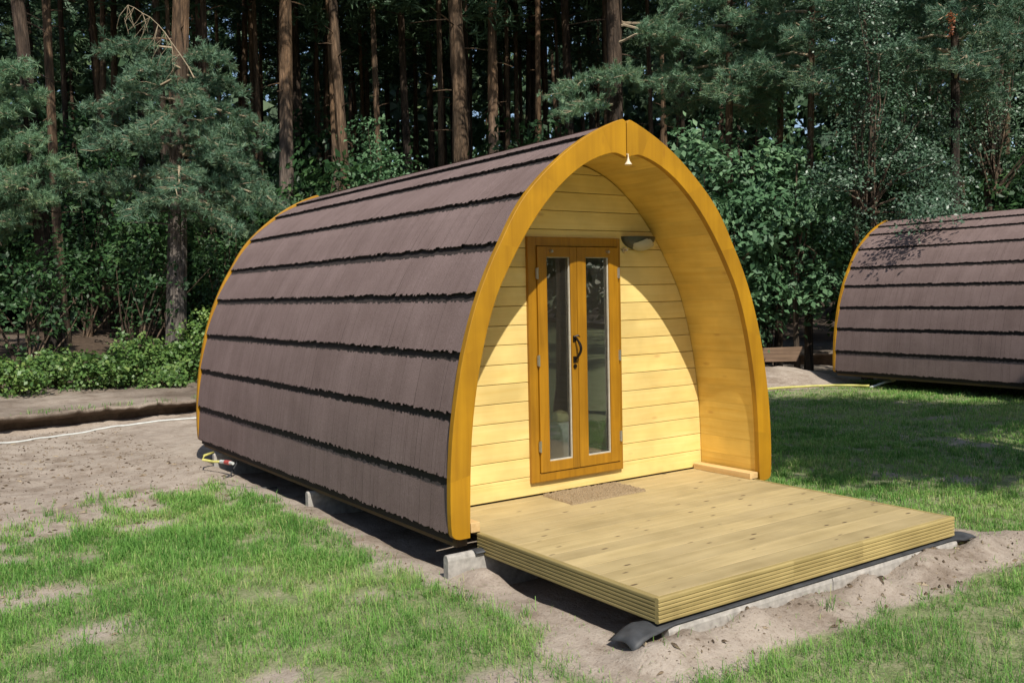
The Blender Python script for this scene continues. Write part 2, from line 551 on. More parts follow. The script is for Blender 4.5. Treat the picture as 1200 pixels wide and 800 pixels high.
# ------------------------------------------------------------------ the pod
OUT = [(1.375, 0.0), (1.415, 0.012), (1.432, 0.04), (1.436, 0.20), (1.43, 0.40), (1.41, 0.63), (1.377, 0.84), (1.335, 1.05), (1.278, 1.25), (1.21, 1.44),
       (1.11, 1.65), (1.02, 1.80), (0.945, 1.93), (0.86, 2.05), (0.745, 2.17), (0.605, 2.29), (0.465, 2.395), (0.325, 2.48), (0.18, 2.55), (0.05, 2.602), (0.022, 2.605), (0.004, 2.585)]
INN = [(1.302, 0.0), (1.302, 0.012), (1.301, 0.04), (1.296, 0.20), (1.287, 0.44), (1.268, 0.67), (1.232, 0.90), (1.185, 1.11), (1.13, 1.30), (1.06, 1.48),
       (0.955, 1.66), (0.885, 1.77), (0.815, 1.87), (0.72, 1.99), (0.605, 2.11), (0.48, 2.215), (0.345, 2.30), (0.215, 2.354), (0.11, 2.38), (0.05, 2.368), (0.02, 2.358), (0.004, 2.352)]
OZ = ([z for _, z in OUT[2:20]] + [2.625], [x for x, _ in OUT[2:20]] + [0.0])


def smoothed(P, it=2):
    P = [np.array(p) for p in P]
    for _ in range(it):
        Q = [P[0]]
        for a, b in zip(P[:-1], P[1:]):
            Q += [a * 0.75 + b * 0.25, a * 0.25 + b * 0.75]
        Q.append(P[-1])
        P = Q
    return P


def resample(P, n):
    P = np.array(P)
    d = np.r_[0, np.cumsum(np.linalg.norm(np.diff(P, axis=0), axis=1))]
    t = np.linspace(0, d[-1], n)
    return np.stack([np.interp(t, d, P[:, 0]), np.interp(t, d, P[:, 1])], 1), d[-1]


def offset(P, dist):
    """offset a foot-to-apex curve outward (away from the pod axis)"""
    T = np.gradient(P, axis=0)
    T /= np.linalg.norm(T, axis=1)[:, None]
    Nn = np.stack([T[:, 1], -T[:, 0]], 1)
    return P + Nn * dist, Nn


outer_full = [(1.436, -0.02), (1.436, 0.04)] + OUT[3:19] + [(0.05, 2.602), (0.0, 2.622)]
inner_full = [(1.302, -0.02), (1.301, 0.04)] + INN[3:18] + [(0.11, 2.385), (0.0, 2.392)]
OC, OLEN = resample(smoothed(outer_full, 2), 200)
IC, ILEN = resample(smoothed(inner_full, 2), 200)


def xin(z):
    return float(np.interp(z, IC[:, 1], IC[:, 0]))


def arch_board(side, y0, y1, parent):
    mb = MB()
    o = smoothed(OUT, 1)
    i = smoothed(INN, 1)
    n = len(o)
    V, Fc = [], []
    for (ox, oz), (ix, iz) in zip(o, i):
        V += [(side * ox, y0, oz), (side * ix, y0, iz), (side * ix, y1, iz), (side * ox, y1, oz)]
    for k in range(n - 1):
        a, b = 4 * k, 4 * k + 4
        for j in range(4):
            q = (a + j, a + (j + 1) % 4, b + (j + 1) % 4, b + j)
            Fc.append(q if side < 0 else q[::-1])
    e = 4 * (n - 1)
    Fc.append((3, 2, 1, 0) if side < 0 else (0, 1, 2, 3))
    Fc.append((e, e + 1, e + 2, e + 3) if side < 0 else (e + 3, e + 2, e + 1, e))
    mb.add(V, Fc)
    seg = [random.random() for _ in range(6)]
    mb.r = [seg[min(5, (q // 4) * 6 // (n - 1))] for q in range(len(Fc))]
    ob = mb.build('arch_board', M['arch'], parent, bevel=0.006)
    return ob


LEN = 5.115


def make_roof(parent):
    mb = MB()
    base, nrm = offset(OC, -0.034)
    d = np.r_[0, np.cumsum(np.linalg.norm(np.diff(base, axis=0), axis=1))]

    def pt(s):
        return (np.interp(s, d, base[:, 0]), np.interp(s, d, base[:, 1]), np.interp(s, d, nrm[:, 0]), np.interp(s, d, nrm[:, 1]))
    levels = [float(np.interp(z, base[:, 1], d)) for z in (0.035, 0.375, 0.755, 1.11, 1.46, 1.765, 2.075, 2.325, 2.465)] + [d[-1]]
    y0, y1 = 0.047, LEN - 0.047
    rng = random.Random(3)
    for side in (-1, 1):
        for k in range(len(levels) - 1):
            s0, s1 = levels[k], min(levels[k + 1] + 0.03, d[-1])
            y = y0
            ph = rng.uniform(0, 9)
            lift, jag = 0.0, 0.0
            rem = 0
            prev = None
            while y < y1 - 1e-6:
                if rem <= 0:
                    rem = rng.choice([1, 2, 2, 3, 4])
                    lift = rng.uniform(-0.0003, 0.0004)
                    jag = rng.uniform(-0.006, 0.006)
                    tone = rng.random()
                    groove = True
                w = min(rng.uniform(0.016, 0.026), y1 - y)
                rem -= 1
                jj = 0.6 * jag + rng.uniform(-0.009, 0.009) + 0.002 * math.sin(y * 3 + ph)
                th = 0.030
                V = []
                ns = 6
                tb = (levels[k + 1] - (0.052 if k < 5 else 0.038) + rng.uniform(-0.009, 0.009) - s0 - jj) / (s1 - s0 - jj)
                g = (0.0020 if rng.random() < 0.4 else 0.0003) if groove else 0.0
                groove = False
                for q in range(ns):
                    t = tb * q / (ns - 2) if q < ns - 1 else 1.0
                    s = (s0 + jj) * (1 - t) + s1 * t
                    X, Z, NX, NZ = pt(max(0, s))
                    of = (th * (1 - t) + 0.006 * t) + lift * (1 - t)
                    for yy in (y + g, y + w):
                        V.append((side * (X + NX * of), yy, Z + NZ * of))
                Fc = []
                for q in range(ns - 1):
                    a = 2 * q
                    Fc.append((a, a + 2, a + 3, a + 1) if side > 0 else (a, a + 1, a + 3, a + 2))
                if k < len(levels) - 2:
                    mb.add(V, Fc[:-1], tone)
                    mb.add(V, Fc[-1:], tone, 1)  # dark top strip: shade below the next row put into the colour
                else:
                    mb.add(V, Fc, tone)
                # butt edge and sides
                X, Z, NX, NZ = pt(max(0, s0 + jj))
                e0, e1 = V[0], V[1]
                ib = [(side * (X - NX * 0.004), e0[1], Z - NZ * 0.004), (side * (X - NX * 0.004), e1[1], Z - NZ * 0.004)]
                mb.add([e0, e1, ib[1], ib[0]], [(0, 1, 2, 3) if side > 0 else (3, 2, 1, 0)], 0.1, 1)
                y += w
        # under-sheet so that nothing shows through between rows
        pts = [pt(s) for s in np.linspace(0, d[-1], 40)]
        V = []
        for X, Z, NX, NZ in pts:
            V += [(side * (X - NX * 0.003), y0, Z - NZ * 0.003), (side * (X - NX * 0.003), y1, Z - NZ * 0.003)]
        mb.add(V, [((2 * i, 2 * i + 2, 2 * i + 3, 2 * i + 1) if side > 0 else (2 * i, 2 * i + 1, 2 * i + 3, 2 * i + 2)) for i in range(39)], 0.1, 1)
    # ridge cap strips
    y = y0
    while y < y1 - 0.01:
        w = min(0.33, y1 - y)
        z = 2.592
        mb.add([(-0.15, y, z - 0.068), (0, y, z), (0.15, y, z - 0.068), (-0.15, y + w, z - 0.068), (0, y + w, z), (0.15, y + w, z - 0.068),
                (-0.15, y, z - 0.083), (0.15, y, z - 0.083), (-0.15, y + w, z - 0.083), (0.15, y + w, z - 0.083)],
               [(0, 1, 4, 3), (1, 2, 5, 4), (0, 3, 8, 6), (2, 7, 9, 5)])
        y += w
    return mb.build('roof', [M['roof'], M['butt_and_shade']], parent)


def make_pod():
    root = empty('camping_pod')
    make_roof(root)
    for s in (-1, 1):
        arch_board(s, 0.0, 0.045, root)
        arch_board(s, LEN - 0.045, LEN, root)
    # lining, boards along the pod
    mb = MB()
    C_, _ = offset(IC, 0.012)
    d = np.r_[0, np.cumsum(np.linalg.norm(np.diff(C_, axis=0), axis=1))]
    for side in (-1, 1):
        s = 0.045
        while s < d[-1] - 0.002:
            e = min(s + 0.138, d[-1])
            ss = np.linspace(s + 0.0004, e - 0.0006, 4)
            V = []
            for t in ss:
                X, Z = np.interp(t, d, C_[:, 0]), np.interp(t, d, C_[:, 1])
                V += [(side * X, 0.046, Z), (side * X, LEN - 0.046, Z)]
            mb.add(V, [((2 * i, 2 * i + 1, 2 * i + 3, 2 * i + 2) if side > 0 else (2 * i, 2 * i + 2, 2 * i + 3, 2 * i + 1)) for i in range(3)])
            s = e
        # backing in the board gaps
        Cb, _ = offset(IC, 0.03)
        V = []
        for X, Z in Cb[::6]:
            V += [(side * X, 0.05, Z), (side * X, LEN - 0.05, Z)]
        nb = len(V) // 2
        mb.add(V, [((2 * i, 2 * i + 1, 2 * i + 3, 2 * i + 2) if side > 0 else (2 * i, 2 * i + 2, 2 * i + 3, 2 * i + 1)) for i in range(nb - 1)])
    mb.build('lining', M['lining'], root)

    # end walls of horizontal boards
    def wall(name, y0, y1, hole):
        mb = MB()
        z = 0.033
        H = 0.1345
        while z < 2.38:
            z1 = min(z + H - 0.004, 2.388)
            cuts = [z] + ([q for q in (0.14, 1.84) if z < q < z1] if hole else []) + [z1]
            tone = random.random()
            for c0, c1 in zip(cuts[:-1], cuts[1:]):
                zs = np.linspace(c0, c1, 5)
                cm = (c0 + c1) / 2
                spans = [(-9, -0.40), (0.43, 9)] if hole and 0.14 < cm < 1.84 else [(-9, 9)]
                for a, b in spans:
                    lft = [(max(a, -xin(q) - 0.008), q) for q in zs]
                    rgt = [(min(b, xin(q) + 0.008), q) for q in zs]
                    if rgt[0][0] - lft[0][0] < 0.01:
                        continue
                    mb.prism([lft[0]] + rgt + lft[::-1][:-1], y0, y1, tone)
            z += H
        return mb.build(name, M['pine'], root, bevel=0.0025, seg=1)
    wall('front_wall', 0.61, 0.645, True)
    wall('rear_wall', LEN - 0.10, LEN - 0.065, False)

    # floor and beams
    mb = MB()
    mb.box(-1.29, 1.29, 0.66, LEN - 0.05, -0.02, 0.03)
    mb.build('floor', M['beam'], root)
    for s in (-1, 1):
        mb = MB()
        mb.box(s * 1.335 - 0.04, s * 1.335 + 0.04, 0.046, LEN - 0.046, -0.056, 0.045)
        mb.build('floor_beam', M['beam'], root, bevel=0.004)
    # door surround
    xl, xr, zb, zt = -0.414, 0.4425, 0.121, 1.858
    mb = MB()
    mb.box(xl, xl + 0.072, 0.583, 0.65, zb, zt)
    mb.box(xr - 0.03, xr, 0.583, 0.65, zb, zt)
    mb.box(xl + 0.072, xr - 0.03, 0.584, 0.65, zt - 0.065, zt)
    mb.box(xl + 0.072, xr - 0.03, 0.581, 0.65, zb, zb + 0.062)
    mb.build('door_frame', M['door'], root, bevel=0.004)
    # two leaves
    leaves = ((xl + 0.075, 0.0135, -0.257, -0.046), (0.0165, xr - 0.033, 0.100, 0.319))
    for li, (a, b, ga, gb) in enumerate(leaves):
        z0, z1, g0, g1 = zb + 0.066, zt - 0.069, 0.262, 1.716
        mb = MB()
        mb.box(a, ga, 0.572, 0.622, z0, z1)
        mb.box(gb, b, 0.572, 0.622, z0, z1)
        mb.box(ga, gb, 0.5725, 0.622, z0, g0)
        mb.box(ga, gb, 0.5725, 0.622, g1, z1)
        leaf = mb.build('door', M['door'], root, bevel=0.003)
        p = MB()
        p.box(ga + 0.0005, gb - 0.0005, 0.598, 0.603, g0 + 0.0005, g1 - 0.0005)
        p.build('pane', M['glass'], leaf)
        bd = MB()
        for (x0, x1, q0, q1) in ((ga, ga + 0.005, g0, g1), (gb - 0.008, gb, g0, g1), (ga + 0.005, gb - 0.008, g0, g0 + 0.009), (ga + 0.005, gb - 0.008, g1 - 0.005, g1)):
            bd.box(x0 + 0.0003, x1 - 0.0003, 0.583, 0.597, q0 + 0.0003, q1 - 0.0003)
        bd.build('glazing_bead', M['bead'], leaf)
        for hz in (0.376, 0.986, 1.60):
            h = MB()
            hx = a - 0.004 if li == 0 else b + 0.004
            h.tube([(hx, 0.567, hz - 0.04), (hx, 0.567, hz + 0.04)], 0.008, 8)
            h.box(hx - 0.012, hx + 0.012, 0.5705, 0.575, hz - 0.036, hz + 0.036)
            h.build('hinge', M['steel'], leaf)
        kx = -0.223 if li == 0 else 0.303
        k = MB()
        k.tube([(kx, 0.5715, 1.755), (kx, 0.548, 1.755)], [0.013, 0.010], 10)
        k.build('stop_knob', M['steel'], leaf, smooth=False)
        if li == 0:
            h = MB()
            cx = -0.02
            h.box(cx - 0.014, cx + 0.014, 0.5665, 0.5715, 1.105, 1.15)
            h.box(cx - 0.014, cx + 0.014, 0.5665, 0.5715, 0.955, 1.00)
            pts = []
            for i in range(13):
                t = i / 12
                pts.append((cx + 0.012 * math.sin(t * math.pi) + 0.004, 0.567 - 0.05 * math.sin(t * math.pi) ** 0.7, 1.135 - 0.155 * t))
            h.tube(pts, [0.007 + 0.004 * math.sin(i / 12 * math.pi) for i in range(13)], 8)
            h.tube([(cx - 0.012, 0.565, 1.142), (cx + 0.02, 0.552, 1.152), (cx + 0.035, 0.55, 1.14)], [0.006, 0.007, 0.004], 8)
            h.tube([(cx, 0.567, 0.93), (cx, 0.561, 0.93)], [0.016, 0.014], 12)
            h.build('handle', M['iron'], leaf)
    # wall hook beside the door
    h = MB()
    h.tube([(0.503, 0.608, 1.772), (0.503, 0.60, 1.772)], [0.022, 0.02], 12)
    h.tube([(0.503, 0.60, 1.772), (0.503, 0.575, 1.768), (0.503, 0.565, 1.785)], [0.007, 0.006, 0.005], 8)
    h.build('door_hook', M['steel'], root)
    # bulkhead lamp : half bowl
    sh = MB()
    cx, cz, w, hh = 0.64, 1.875, 0.165, 0.10
    n, m_ = 20, 6
    V, Fc = [], []
    for j in range(m_ + 1):
        q = j / m_
        for i in range(n + 1):
            t = math.pi * i / n
            rr = math.sin(q * math.pi / 2)
            V.append((cx - w * math.cos(t) * (rr if 1 else 0), 0.609 - 0.10 * math.cos(q * math.pi / 2), cz - hh * math.sin(t) * rr))
    for j in range(m_):
        for i in range(n):
            a = j * (n + 1) + i
            Fc.append((a, a + n + 1, a + n + 2, a + 1))
    # flat top lid
    top = [j * (n + 1) for j in range(m_ + 1)] + [j * (n + 1) + n for j in range(m_, -1, -1)]
    Fc.append(tuple(top))
    sh.add(V, Fc)
    lamp = sh.build('wall_lamp', M['lampshell'], root, smooth=False)
    ln = MB()
    V, Fc = [], []
    n = 14
    for j in range(5):
        q = j / 4
        for i in range(n + 1):
            t = math.pi * (0.16 + 0.60 * i / n)
            rr = math.sin(q * math.pi / 2 * 0.9 + 0.12)
            V.append((cx + 0.018 - w * 0.86 * math.cos(t) * rr, 0.606 - 0.106 * math.cos(q * math.pi / 2 * 0.9), cz - 0.012 - hh * 0.97 * math.sin(t) * rr))
    for j in range(4):
        for i in range(n):
            a = j * (n + 1) + i
            Fc.append((a, a + n + 1, a + n + 2, a + 1))
    ln.add(V, Fc)
    ln.build('lens', M['opal'], lamp, smooth=True)
    # small bell-shaped fitting under the apex
    b = MB()
    b.lathe([(0.004, 0.05), (0.007, 0.035), (0.012, 0.02), (0.022, 0.006), (0.026, 0.0), (0.02, -0.004)][::-1], (0.0, -0.012, 2.305), 12)
    b.tube([(0, -0.012, 2.355), (0, -0.012, 2.372), (0, 0.01, 2.375)], 0.004, 6)
    b.build('ridge_fitting', M['brass'], root)
    return root


pod = make_pod()
tag(pod, 'brown shingled camping pod with yellow arch, glazed double door and deck in front', 'camping pod', 'camping pods')
pod2 = copy_tree(pod)
ph = -0.052
pod2.rotation_euler = (0, 0, ph)
pod2.location = (10.72 + math.sin(ph) * LEN, 5.117 - math.cos(ph) * LEN, 0.026)
pod2['label'] = 'brown shingled camping pod at the right edge, half hidden, seen from its side'

# ------------------------------------------------------------------ decking and what lies on it
deck = empty('deck_platform', (0, -0.5, -0.05))
tag(deck, 'low square timber deck with ribbed edge boards in front of the pod door', 'deck')
DX, DY0, ZD = 1.256, -1.566, 0.024


def local(o, p):
    o.parent = p
    o.matrix_parent_inverse = Matrix.Translation(-Vector(p.location))
    return o


mb = MB()
y = DY0 + 0.030
while y < 0.60:
    e = min(y + 0.146, 0.604)
    mb.box(-DX + 0.03, DX - 0.03, y + 0.001, e - 0.0012, ZD - 0.028, ZD + random.uniform(-0.0008, 0.0008))
    y = e
local(mb.build('deck_boards', M['deck'], None, bevel=0.0015, seg=1), deck)


def ribbed(along, a0, a1, face, sgn, n=6):
    """fascia board whose outer face carries n rounded horizontal ribs"""
    prof = [(0.026, ZD + 0.001), (0.006, ZD + 0.001), (0.001, ZD - 0.003)]
    h = 0.122
    top, bot = ZD - 0.004, ZD - h
    for i in range(n):
        z1 = top - (top - bot) * i / n
        z0 = top - (top - bot) * (i + 1) / n
        prof += [(0.0, z1 - 0.003), (0.0, z0 + 0.006), (0.006, z0 + 0.003), (0.006, z0 + 0.0005)]
    prof += [(0.026, bot)]
    m_ = MB()
    cuts = sorted([a0, a1] + ([-0.28, 0.32] if along == 'x' else []))
    for c0, c1 in zip(cuts[:-1], cuts[1:]):
        V = []
        for a in (c0 + 0.0004, c1 - 0.0004):
            for dpt, z in prof:
                V.append((a, face + dpt, z) if along == 'x' else (face - sgn * dpt, a, z))
        k = len(prof)
        Fc = [(i, i + 1, i + 1 + k, i + k) for i in range(k - 1)] + [(k - 1, 0, k, 2 * k - 1)]
        Fc += [tuple(range(k))[::-1], tuple(range(k, 2 * k))]
        m_.add(V, Fc)
    return m_


local(ribbed('x', -DX, DX, DY0, 1).build('edge_board', M['fascia_x'], None), deck)
local(ribbed('y', DY0 + 0.0265, 0.0, -DX, -1).build('edge_board', M['fascia_y'], None), deck)
local(ribbed('y', DY0 + 0.0265, 0.0, DX, 1).build('edge_board', M['fascia_y'], None), deck)
for jy in (-1.42, -0.75, -0.1, 0.45):
    mb = MB()
    mb.box(-DX + 0.035, DX - 0.035, jy - 0.025, jy + 0.025, -0.098, ZD - 0.030)
    local(mb.build('joist', M['beam'], None), deck)

# doormat : coarse coir, one slightly skewed slab with a rough pile
mt = MB()
nx, ny = 60, 32
P = [(-0.335, 0.585), (0.355, 0.575), (0.335, 0.215), (-0.355, 0.205)]
P = [Vector((a, b, 0)) for a, b in P]
V, Fc = [], []
rg = random.Random(5)
for j in range(ny + 1):
    for i in range(nx + 1):
        u, v = i / nx, j / ny
        p = (P[3] * (1 - u) + P[2] * u) * (1 - v) + (P[0] * (1 - u) + P[1] * u) * v
        edge = i in (0, nx) or j in (0, ny)
        V.append((p.x + rg.uniform(-.003, .003), p.y + rg.uniform(-.003, .003), ZD + (0.001 if edge else 0.014 + rg.uniform(-0.006, 0.006))))
for j in range(ny):
    for i in range(nx):
        a = j * (nx + 1) + i
        Fc.append((a, a + 1, a + nx + 2, a + nx + 1))
for f_ in Fc:
    pass
mt.add(V, Fc)
M['coir'] = plain('brown_coir', (0.27, 0.195, 0.11), 0.95, 0, 0.45, 180, 0.6)
mo = mt.build('doormat', M['coir'])
tag(mo, 'thin brown coir doormat lying on the deck below the double door', 'doormat')

for sx, lab in ((1, 'pale pine bar lying along the foot of the right inner porch side'), (-1, 'pale pine bar at the foot of the left inner porch side, only its end showing')):
    mb = MB()
    if sx > 0:
        mb.box(1.205, 1.29, 0.01, 0.598, ZD + 0.001, ZD + 0.047)
    else:
        mb.box(-1.29, -1.225, 0.01, 0.598, ZD + 0.001, ZD + 0.062)
    o = mb.build('wooden_bar', M['block'], None, bevel=0.004)
    tag(o, lab, 'wooden bar', 'pine bars on the porch floor')

# seat seen through the glass
seat = empty('stool', (0.30, 1.17, 0.03))
seat.scale = (0.8, 0.8, 1.08)
tag(seat, 'pale rounded stool with a cream cushion, seen through the left door pane', 'stool')
mb = MB()
mb.lathe([(0.20, 0.0), (0.215, 0.02), (0.21, 0.13), (0.213, 0.135), (0.20, 0.25), (0.202, 0.255), (0.18, 0.33), (0.12, 0.365), (0.05, 0.375)], (0, 0, 0), 28)
mb.build('body', M['white'], seat, smooth=True)
mb = MB()
mb.lathe([(0.03, 0.376), (0.085, 0.385), (0.095, 0.41), (0.07, 0.445), (0.02, 0.46)], (0, 0, 0), 20)
mb.build('cushion', M['cream'], seat, smooth=True)

# ------------------------------------------------------------------ supports
def kerb(x0, x1, y, top, label, bot=-0.42, th=0.055, tilt=0.0):
    root = empty('concrete_kerb', ((x0 + x1) / 2, y, top))
    hw = th / 2
    m_ = MB()
    n = max(1, round((x1 - x0) / 1.0))
    for i in range(n):
        a = x0 + (x1 - x0) * i / n - (x0 + x1) / 2
        b = x0 + (x1 - x0) * (i + 1) / n - (x0 + x1) / 2 - 0.006
        prof = [(-hw, bot - top), (-hw, -0.03), (-hw * .8, -0.012), (-hw * .35, 0), (hw * .35, 0), (hw * .8, -0.012), (hw, -0.03), (hw, bot - top)]
        k = len(prof)
        V = [(q, p[0], p[1]) for q in (a, b) for p in prof]
        m_.add(V, [(i_, i_ + k, (i_ + 1) % k + k, (i_ + 1) % k) for i_ in range(k)] + [tuple(range(k)), tuple(range(2 * k - 1, k - 1, -1))])
    m_.build('kerb_stone', M['concrete'], root, bevel=0.003)
    tag(root, label, 'kerb', 'concrete kerbs under the pod and deck')
    return root


kerb(-1.505, 1.50, -0.045, -0.060, 'upright concrete kerb end beside the left foot of the yellow arch')
kerb(-1.43, 1.50, 2.215, -0.060, 'broken pale concrete kerb end poking out under the middle of the left roof edge')
kerb(-1.43, 1.50, 4.60, -0.060, 'concrete kerb under the far rear end of the nearer pod')
kerb(-1.20, 1.28, -1.548, -0.116, 'long low concrete kerb half buried in sand under the front deck edge', th=0.055)


def sheet(name, pts_fn, nu, nv, material, label, th=0.006):
    V, Fc = [], []
    for j in range(nv + 1):
        for i in range(nu + 1):
            V.append(pts_fn(i / nu, j / nv))
    for j in range(nv):
        for i in range(nu):
            a = j * (nu + 1) + i
            Fc.append((a, a + 1, a + nu + 2, a + nu + 1))
    m_ = MB()
    m_.add(V, Fc)
    o = m_.build(name, material, None, smooth=True)
    md = o.modifiers.new('thick', 'SOLIDIFY')
    md.thickness = th
    tag(o, label, 'rubber strip', 'black rubber strips on the kerbs')
    return o


def strip_front(u, v):
    x = -1.43 + 2.98 * u
    el = max(0, min(1, (-1.16 - x) / 0.12))
    er = max(0, min(1, (x - 1.24) / 0.10))
    hw = 0.030 + 0.062 * el + 0.045 * er
    y_ = -1.546 + 0.05 * el + 0.03 * er + hw * (2 * v - 1)
    c = abs(v - 0.5) * 2
    z = -0.1085 - 0.006 * c ** 2 - 0.018 * (el + er) * c ** 1.6
    t = max(0, (-1.22 - x) / 0.21) + max(0, (x - 1.32) / 0.25)
    z += 0.010 * math.sin(t * 3) - 0.05 * t * t + 0.004 * math.sin(v * 9 + x * 14) * (el + er) + 0.004 * math.sin(x * 31 + v * 4) * (el + er)
    return (x, y_, z)


sheet('rubber_strip', strip_front, 90, 8, M['rubber'], 'long black rubber strip curling out from under the front corners of the deck', 0.004)


def strip_pod(u, v):
    x = -1.32 + 2.70 * u
    c = abs(v - 0.5) * 2
    return (x, -0.045 - 0.05 + 0.10 * v, -0.0575 - 0.012 * c ** 2)


sheet('rubber_strip', strip_pod, 30, 6, M['rubber'], 'short black rubber strip on the kerb beneath the left foot of the yellow arch', 0.004)

# ------------------------------------------------------------------ ground
LIP = [(-60, 1.0), (-12, 7.2), (-6, 8.15), (-2.9, 8.65), (-1.9, 8.82), (-0.3, 9.0), (3, 9.5), (7, 9.9), (10.5, 9.6), (12.4, 8.75), (13.4, 8.2), (14.6, 6.6), (15.2, 4), (15.6, 0), (16.5, -12), (40, -60)]
LIP = np.array(LIP)


def lip_side(x, y):
    """signed distance to the lip of the bank, + beyond it (numpy arrays)"""
    x, y = np.asarray(x, float), np.asarray(y, float)
    best = np.full(x.shape, 1e9)
    sg = np.zeros(x.shape)
    for (ax, ay), (bx, by) in zip(LIP[:-1], LIP[1:]):
        dx, dy = bx - ax, by - ay
        t = np.clip(((x - ax) * dx + (y - ay) * dy) / (dx * dx + dy * dy), 0, 1)
        ex, ey = x - ax - t * dx, y - ay - t * dy
        dd = np.hypot(ex, ey)
        s = np.sign(dx * ey - dy * ex)
        m_ = dd < best
        best = np.where(m_, dd, best)
        sg = np.where(m_, s, sg)
    return best * sg


def fbm(x, y, s, seed=0.0, oct=4):
    return np.array([noise.fractal(Vector((a * s + seed, b * s - seed, seed * 1.7)), 0.9, 2.0, oct) for a, b in zip(x, y)])


def rect_d(x, y, x0, x1, y0, y1):
    dx = np.maximum(np.maximum(x0 - x, x - x1), 0)
    dy = np.maximum(np.maximum(y0 - y, y - y1), 0)
    return np.hypot(dx, dy)


def sstep(a, b, x):
    t = np.clip((x - a) / (b - a), 0, 1)
    return t * t * (3 - 2 * t)


def turf_mask(x, y, n1, n2):
    """how grassy the ground is, 0..1"""
    dpod = rect_d(x, y, -1.44, 1.44, -0.05, 5.2)
    ddeck = rect_d(x, y, -1.26, 1.26, -1.57, 0)
    dcor = rect_d(x, y, -1.5, 1.70, -1.70, -1.3)
    w = 0.20 + 0.16 * n2
    g = sstep(0.0, 0.22, dpod - (0.05 + 0.16 * n2)) * sstep(0, 0.22, ddeck - (0.20 + 0.10 * n2)) * sstep(0, 0.2, dcor - (0.10 + 0.10 * n2))
    # the sandy yard on the left
    lim = 3.15 - np.maximum(0, -(x + 2.3)) * 0.85
    left = sstep(-1.1, 0.7, lim - y + 0.8 * n2)
    right = sstep(-0.3, 0.8, 5.7 + 0.02 * x - y + 0.4 * n2)
    g = g * np.where(x < 0, left, right)
    g = g * sstep(0, 0.5, np.where(x > 5, 30, 30) + x * 0)  # lawn carries on off frame
    # bare patches
    g = g * (1 - 0.6 * sstep(0.42, 0.7, n1 + 0.25 * n2))
    for bx, by, br in ((-3.55, 1.25, 0.42), (-3.3, 0.35, 0.25), (-2.8, -0.75, 0.22), (-2.0, -1.45, 0.26), (-1.6, 0.42, 0.2), (-2.5, 2.6, 0.25), (1.9, -0.4, 0.3)):
        g = g * (1 - 0.8 * np.exp(-(((x - bx) / br) ** 2 + ((y - by) / (br * 0.7)) ** 2) * (1 + 0.7 * n2)))
    # thin turf by the far pod
    g = g * (1 - 0.35 * sstep(3.3, 4.8, y) * (x > 1.5))
    return np.clip(g, 0, 1)


def ground_h(x, y, n1, n2):
    h = -0.21 + 0.028 * n1 + 0.012 * n2
    dpod = rect_d(x, y, -1.25, 1.25, 0.1, 5.0)
    ddeck = rect_d(x, y, -1.16, 1.3, -1.40, 0.1)
    h = h - 0.09 * (1 - sstep(0.0, 0.16, np.minimum(dpod, ddeck)))
    # sand heaped along the front kerb and beside the foot of the arch
    fr = np.exp(-((y + 1.66 - 0.03 * n2) / 0.16) ** 2) * sstep(-1.7, -1.3, x) * (1 - sstep(1.75, 2.1, x))
    h = h + (0.062 + 0.05 * n2) * fr
    h = h + 0.075 * np.exp(-(((x + 1.34) / 0.13) ** 2 + ((y + 0.18) / 0.15) ** 2))
    h = h + 0.03 * np.exp(-(((x + 1.62) / 0.22) ** 2)) * sstep(0.0, 0.4, y) * (1 - sstep(4.8, 5.4, y))
    ls = lip_side(x, y)
    h = h + 0.05 * sstep(-1.2, 0.0, ls) * (ls < 0.4) - 0.06 * np.exp(-((ls + 0.05) / 0.18) ** 2)
    h = np.where(ls > 0.35, -0.36, h)
    far = np.hypot(x, y)
    return h


def axis(fine0, fine1, step, lo, hi):
    a = list(np.arange(fine0, fine1 + 1e-6, step))
    s, v = step, fine1
    b = []
    while v < hi:
        s = min(s * 1.25, 60)
        v += s
        b.append(v)
    s, v = step, fine0
    c = []
    while v > lo:
        s = min(s * 1.25, 60)
        v -= s
        c.append(v)
    return np.array(c[::-1] + a + b)


xs = axis(-5.5, 5.0, 0.055, -700, 700)
ys = axis(-3.6, 9.6, 0.055, -700, 700)
gx, gy = np.meshgrid(xs, ys)
gx, gy = gx.ravel(), gy.ravel()
n1 = fbm(gx, gy, 0.75, 3.1)
n2 = fbm(gx, gy, 3.2, 8.3)
gz = ground_h(gx, gy, n1, n2)
W, Hh = len(xs), len(ys)
idx = np.arange(W * Hh).reshape(Hh, W)
quads = np.stack([idx[:-1, :-1], idx[:-1, 1:], idx[1:, 1:], idx[1:, :-1]], -1).reshape(-1, 4)
me = bpy.data.meshes.new('ground')
me.from_pydata(np.stack([gx, gy, gz], 1).tolist(), [], quads.tolist())
a = me.attributes.new('turf', 'FLOAT', 'POINT')
a.data.foreach_set('value', turf_mask(gx, gy, n1, n2).astype(np.float32))
a = me.attributes.new('humus', 'FLOAT', 'POINT')
a.data.foreach_set('value', np.zeros(len(gx), np.float32))
me.materials.append(M['ground'])
me.polygons.foreach_set('use_smooth', [True] * len(me.polygons))
tag(link('ground', me), kind='structure')

# the bank beyond the yard: a sandy track, then forest floor, with a crumbling overhung lip
Lp, llen = resample(smoothed(LIP, 2), 700)
T = np.gradient(Lp, axis=0)
T /= np.linalg.norm(T, axis=1)[:, None]
Nn = np.stack([-T[:, 1], T[:, 0]], 1)
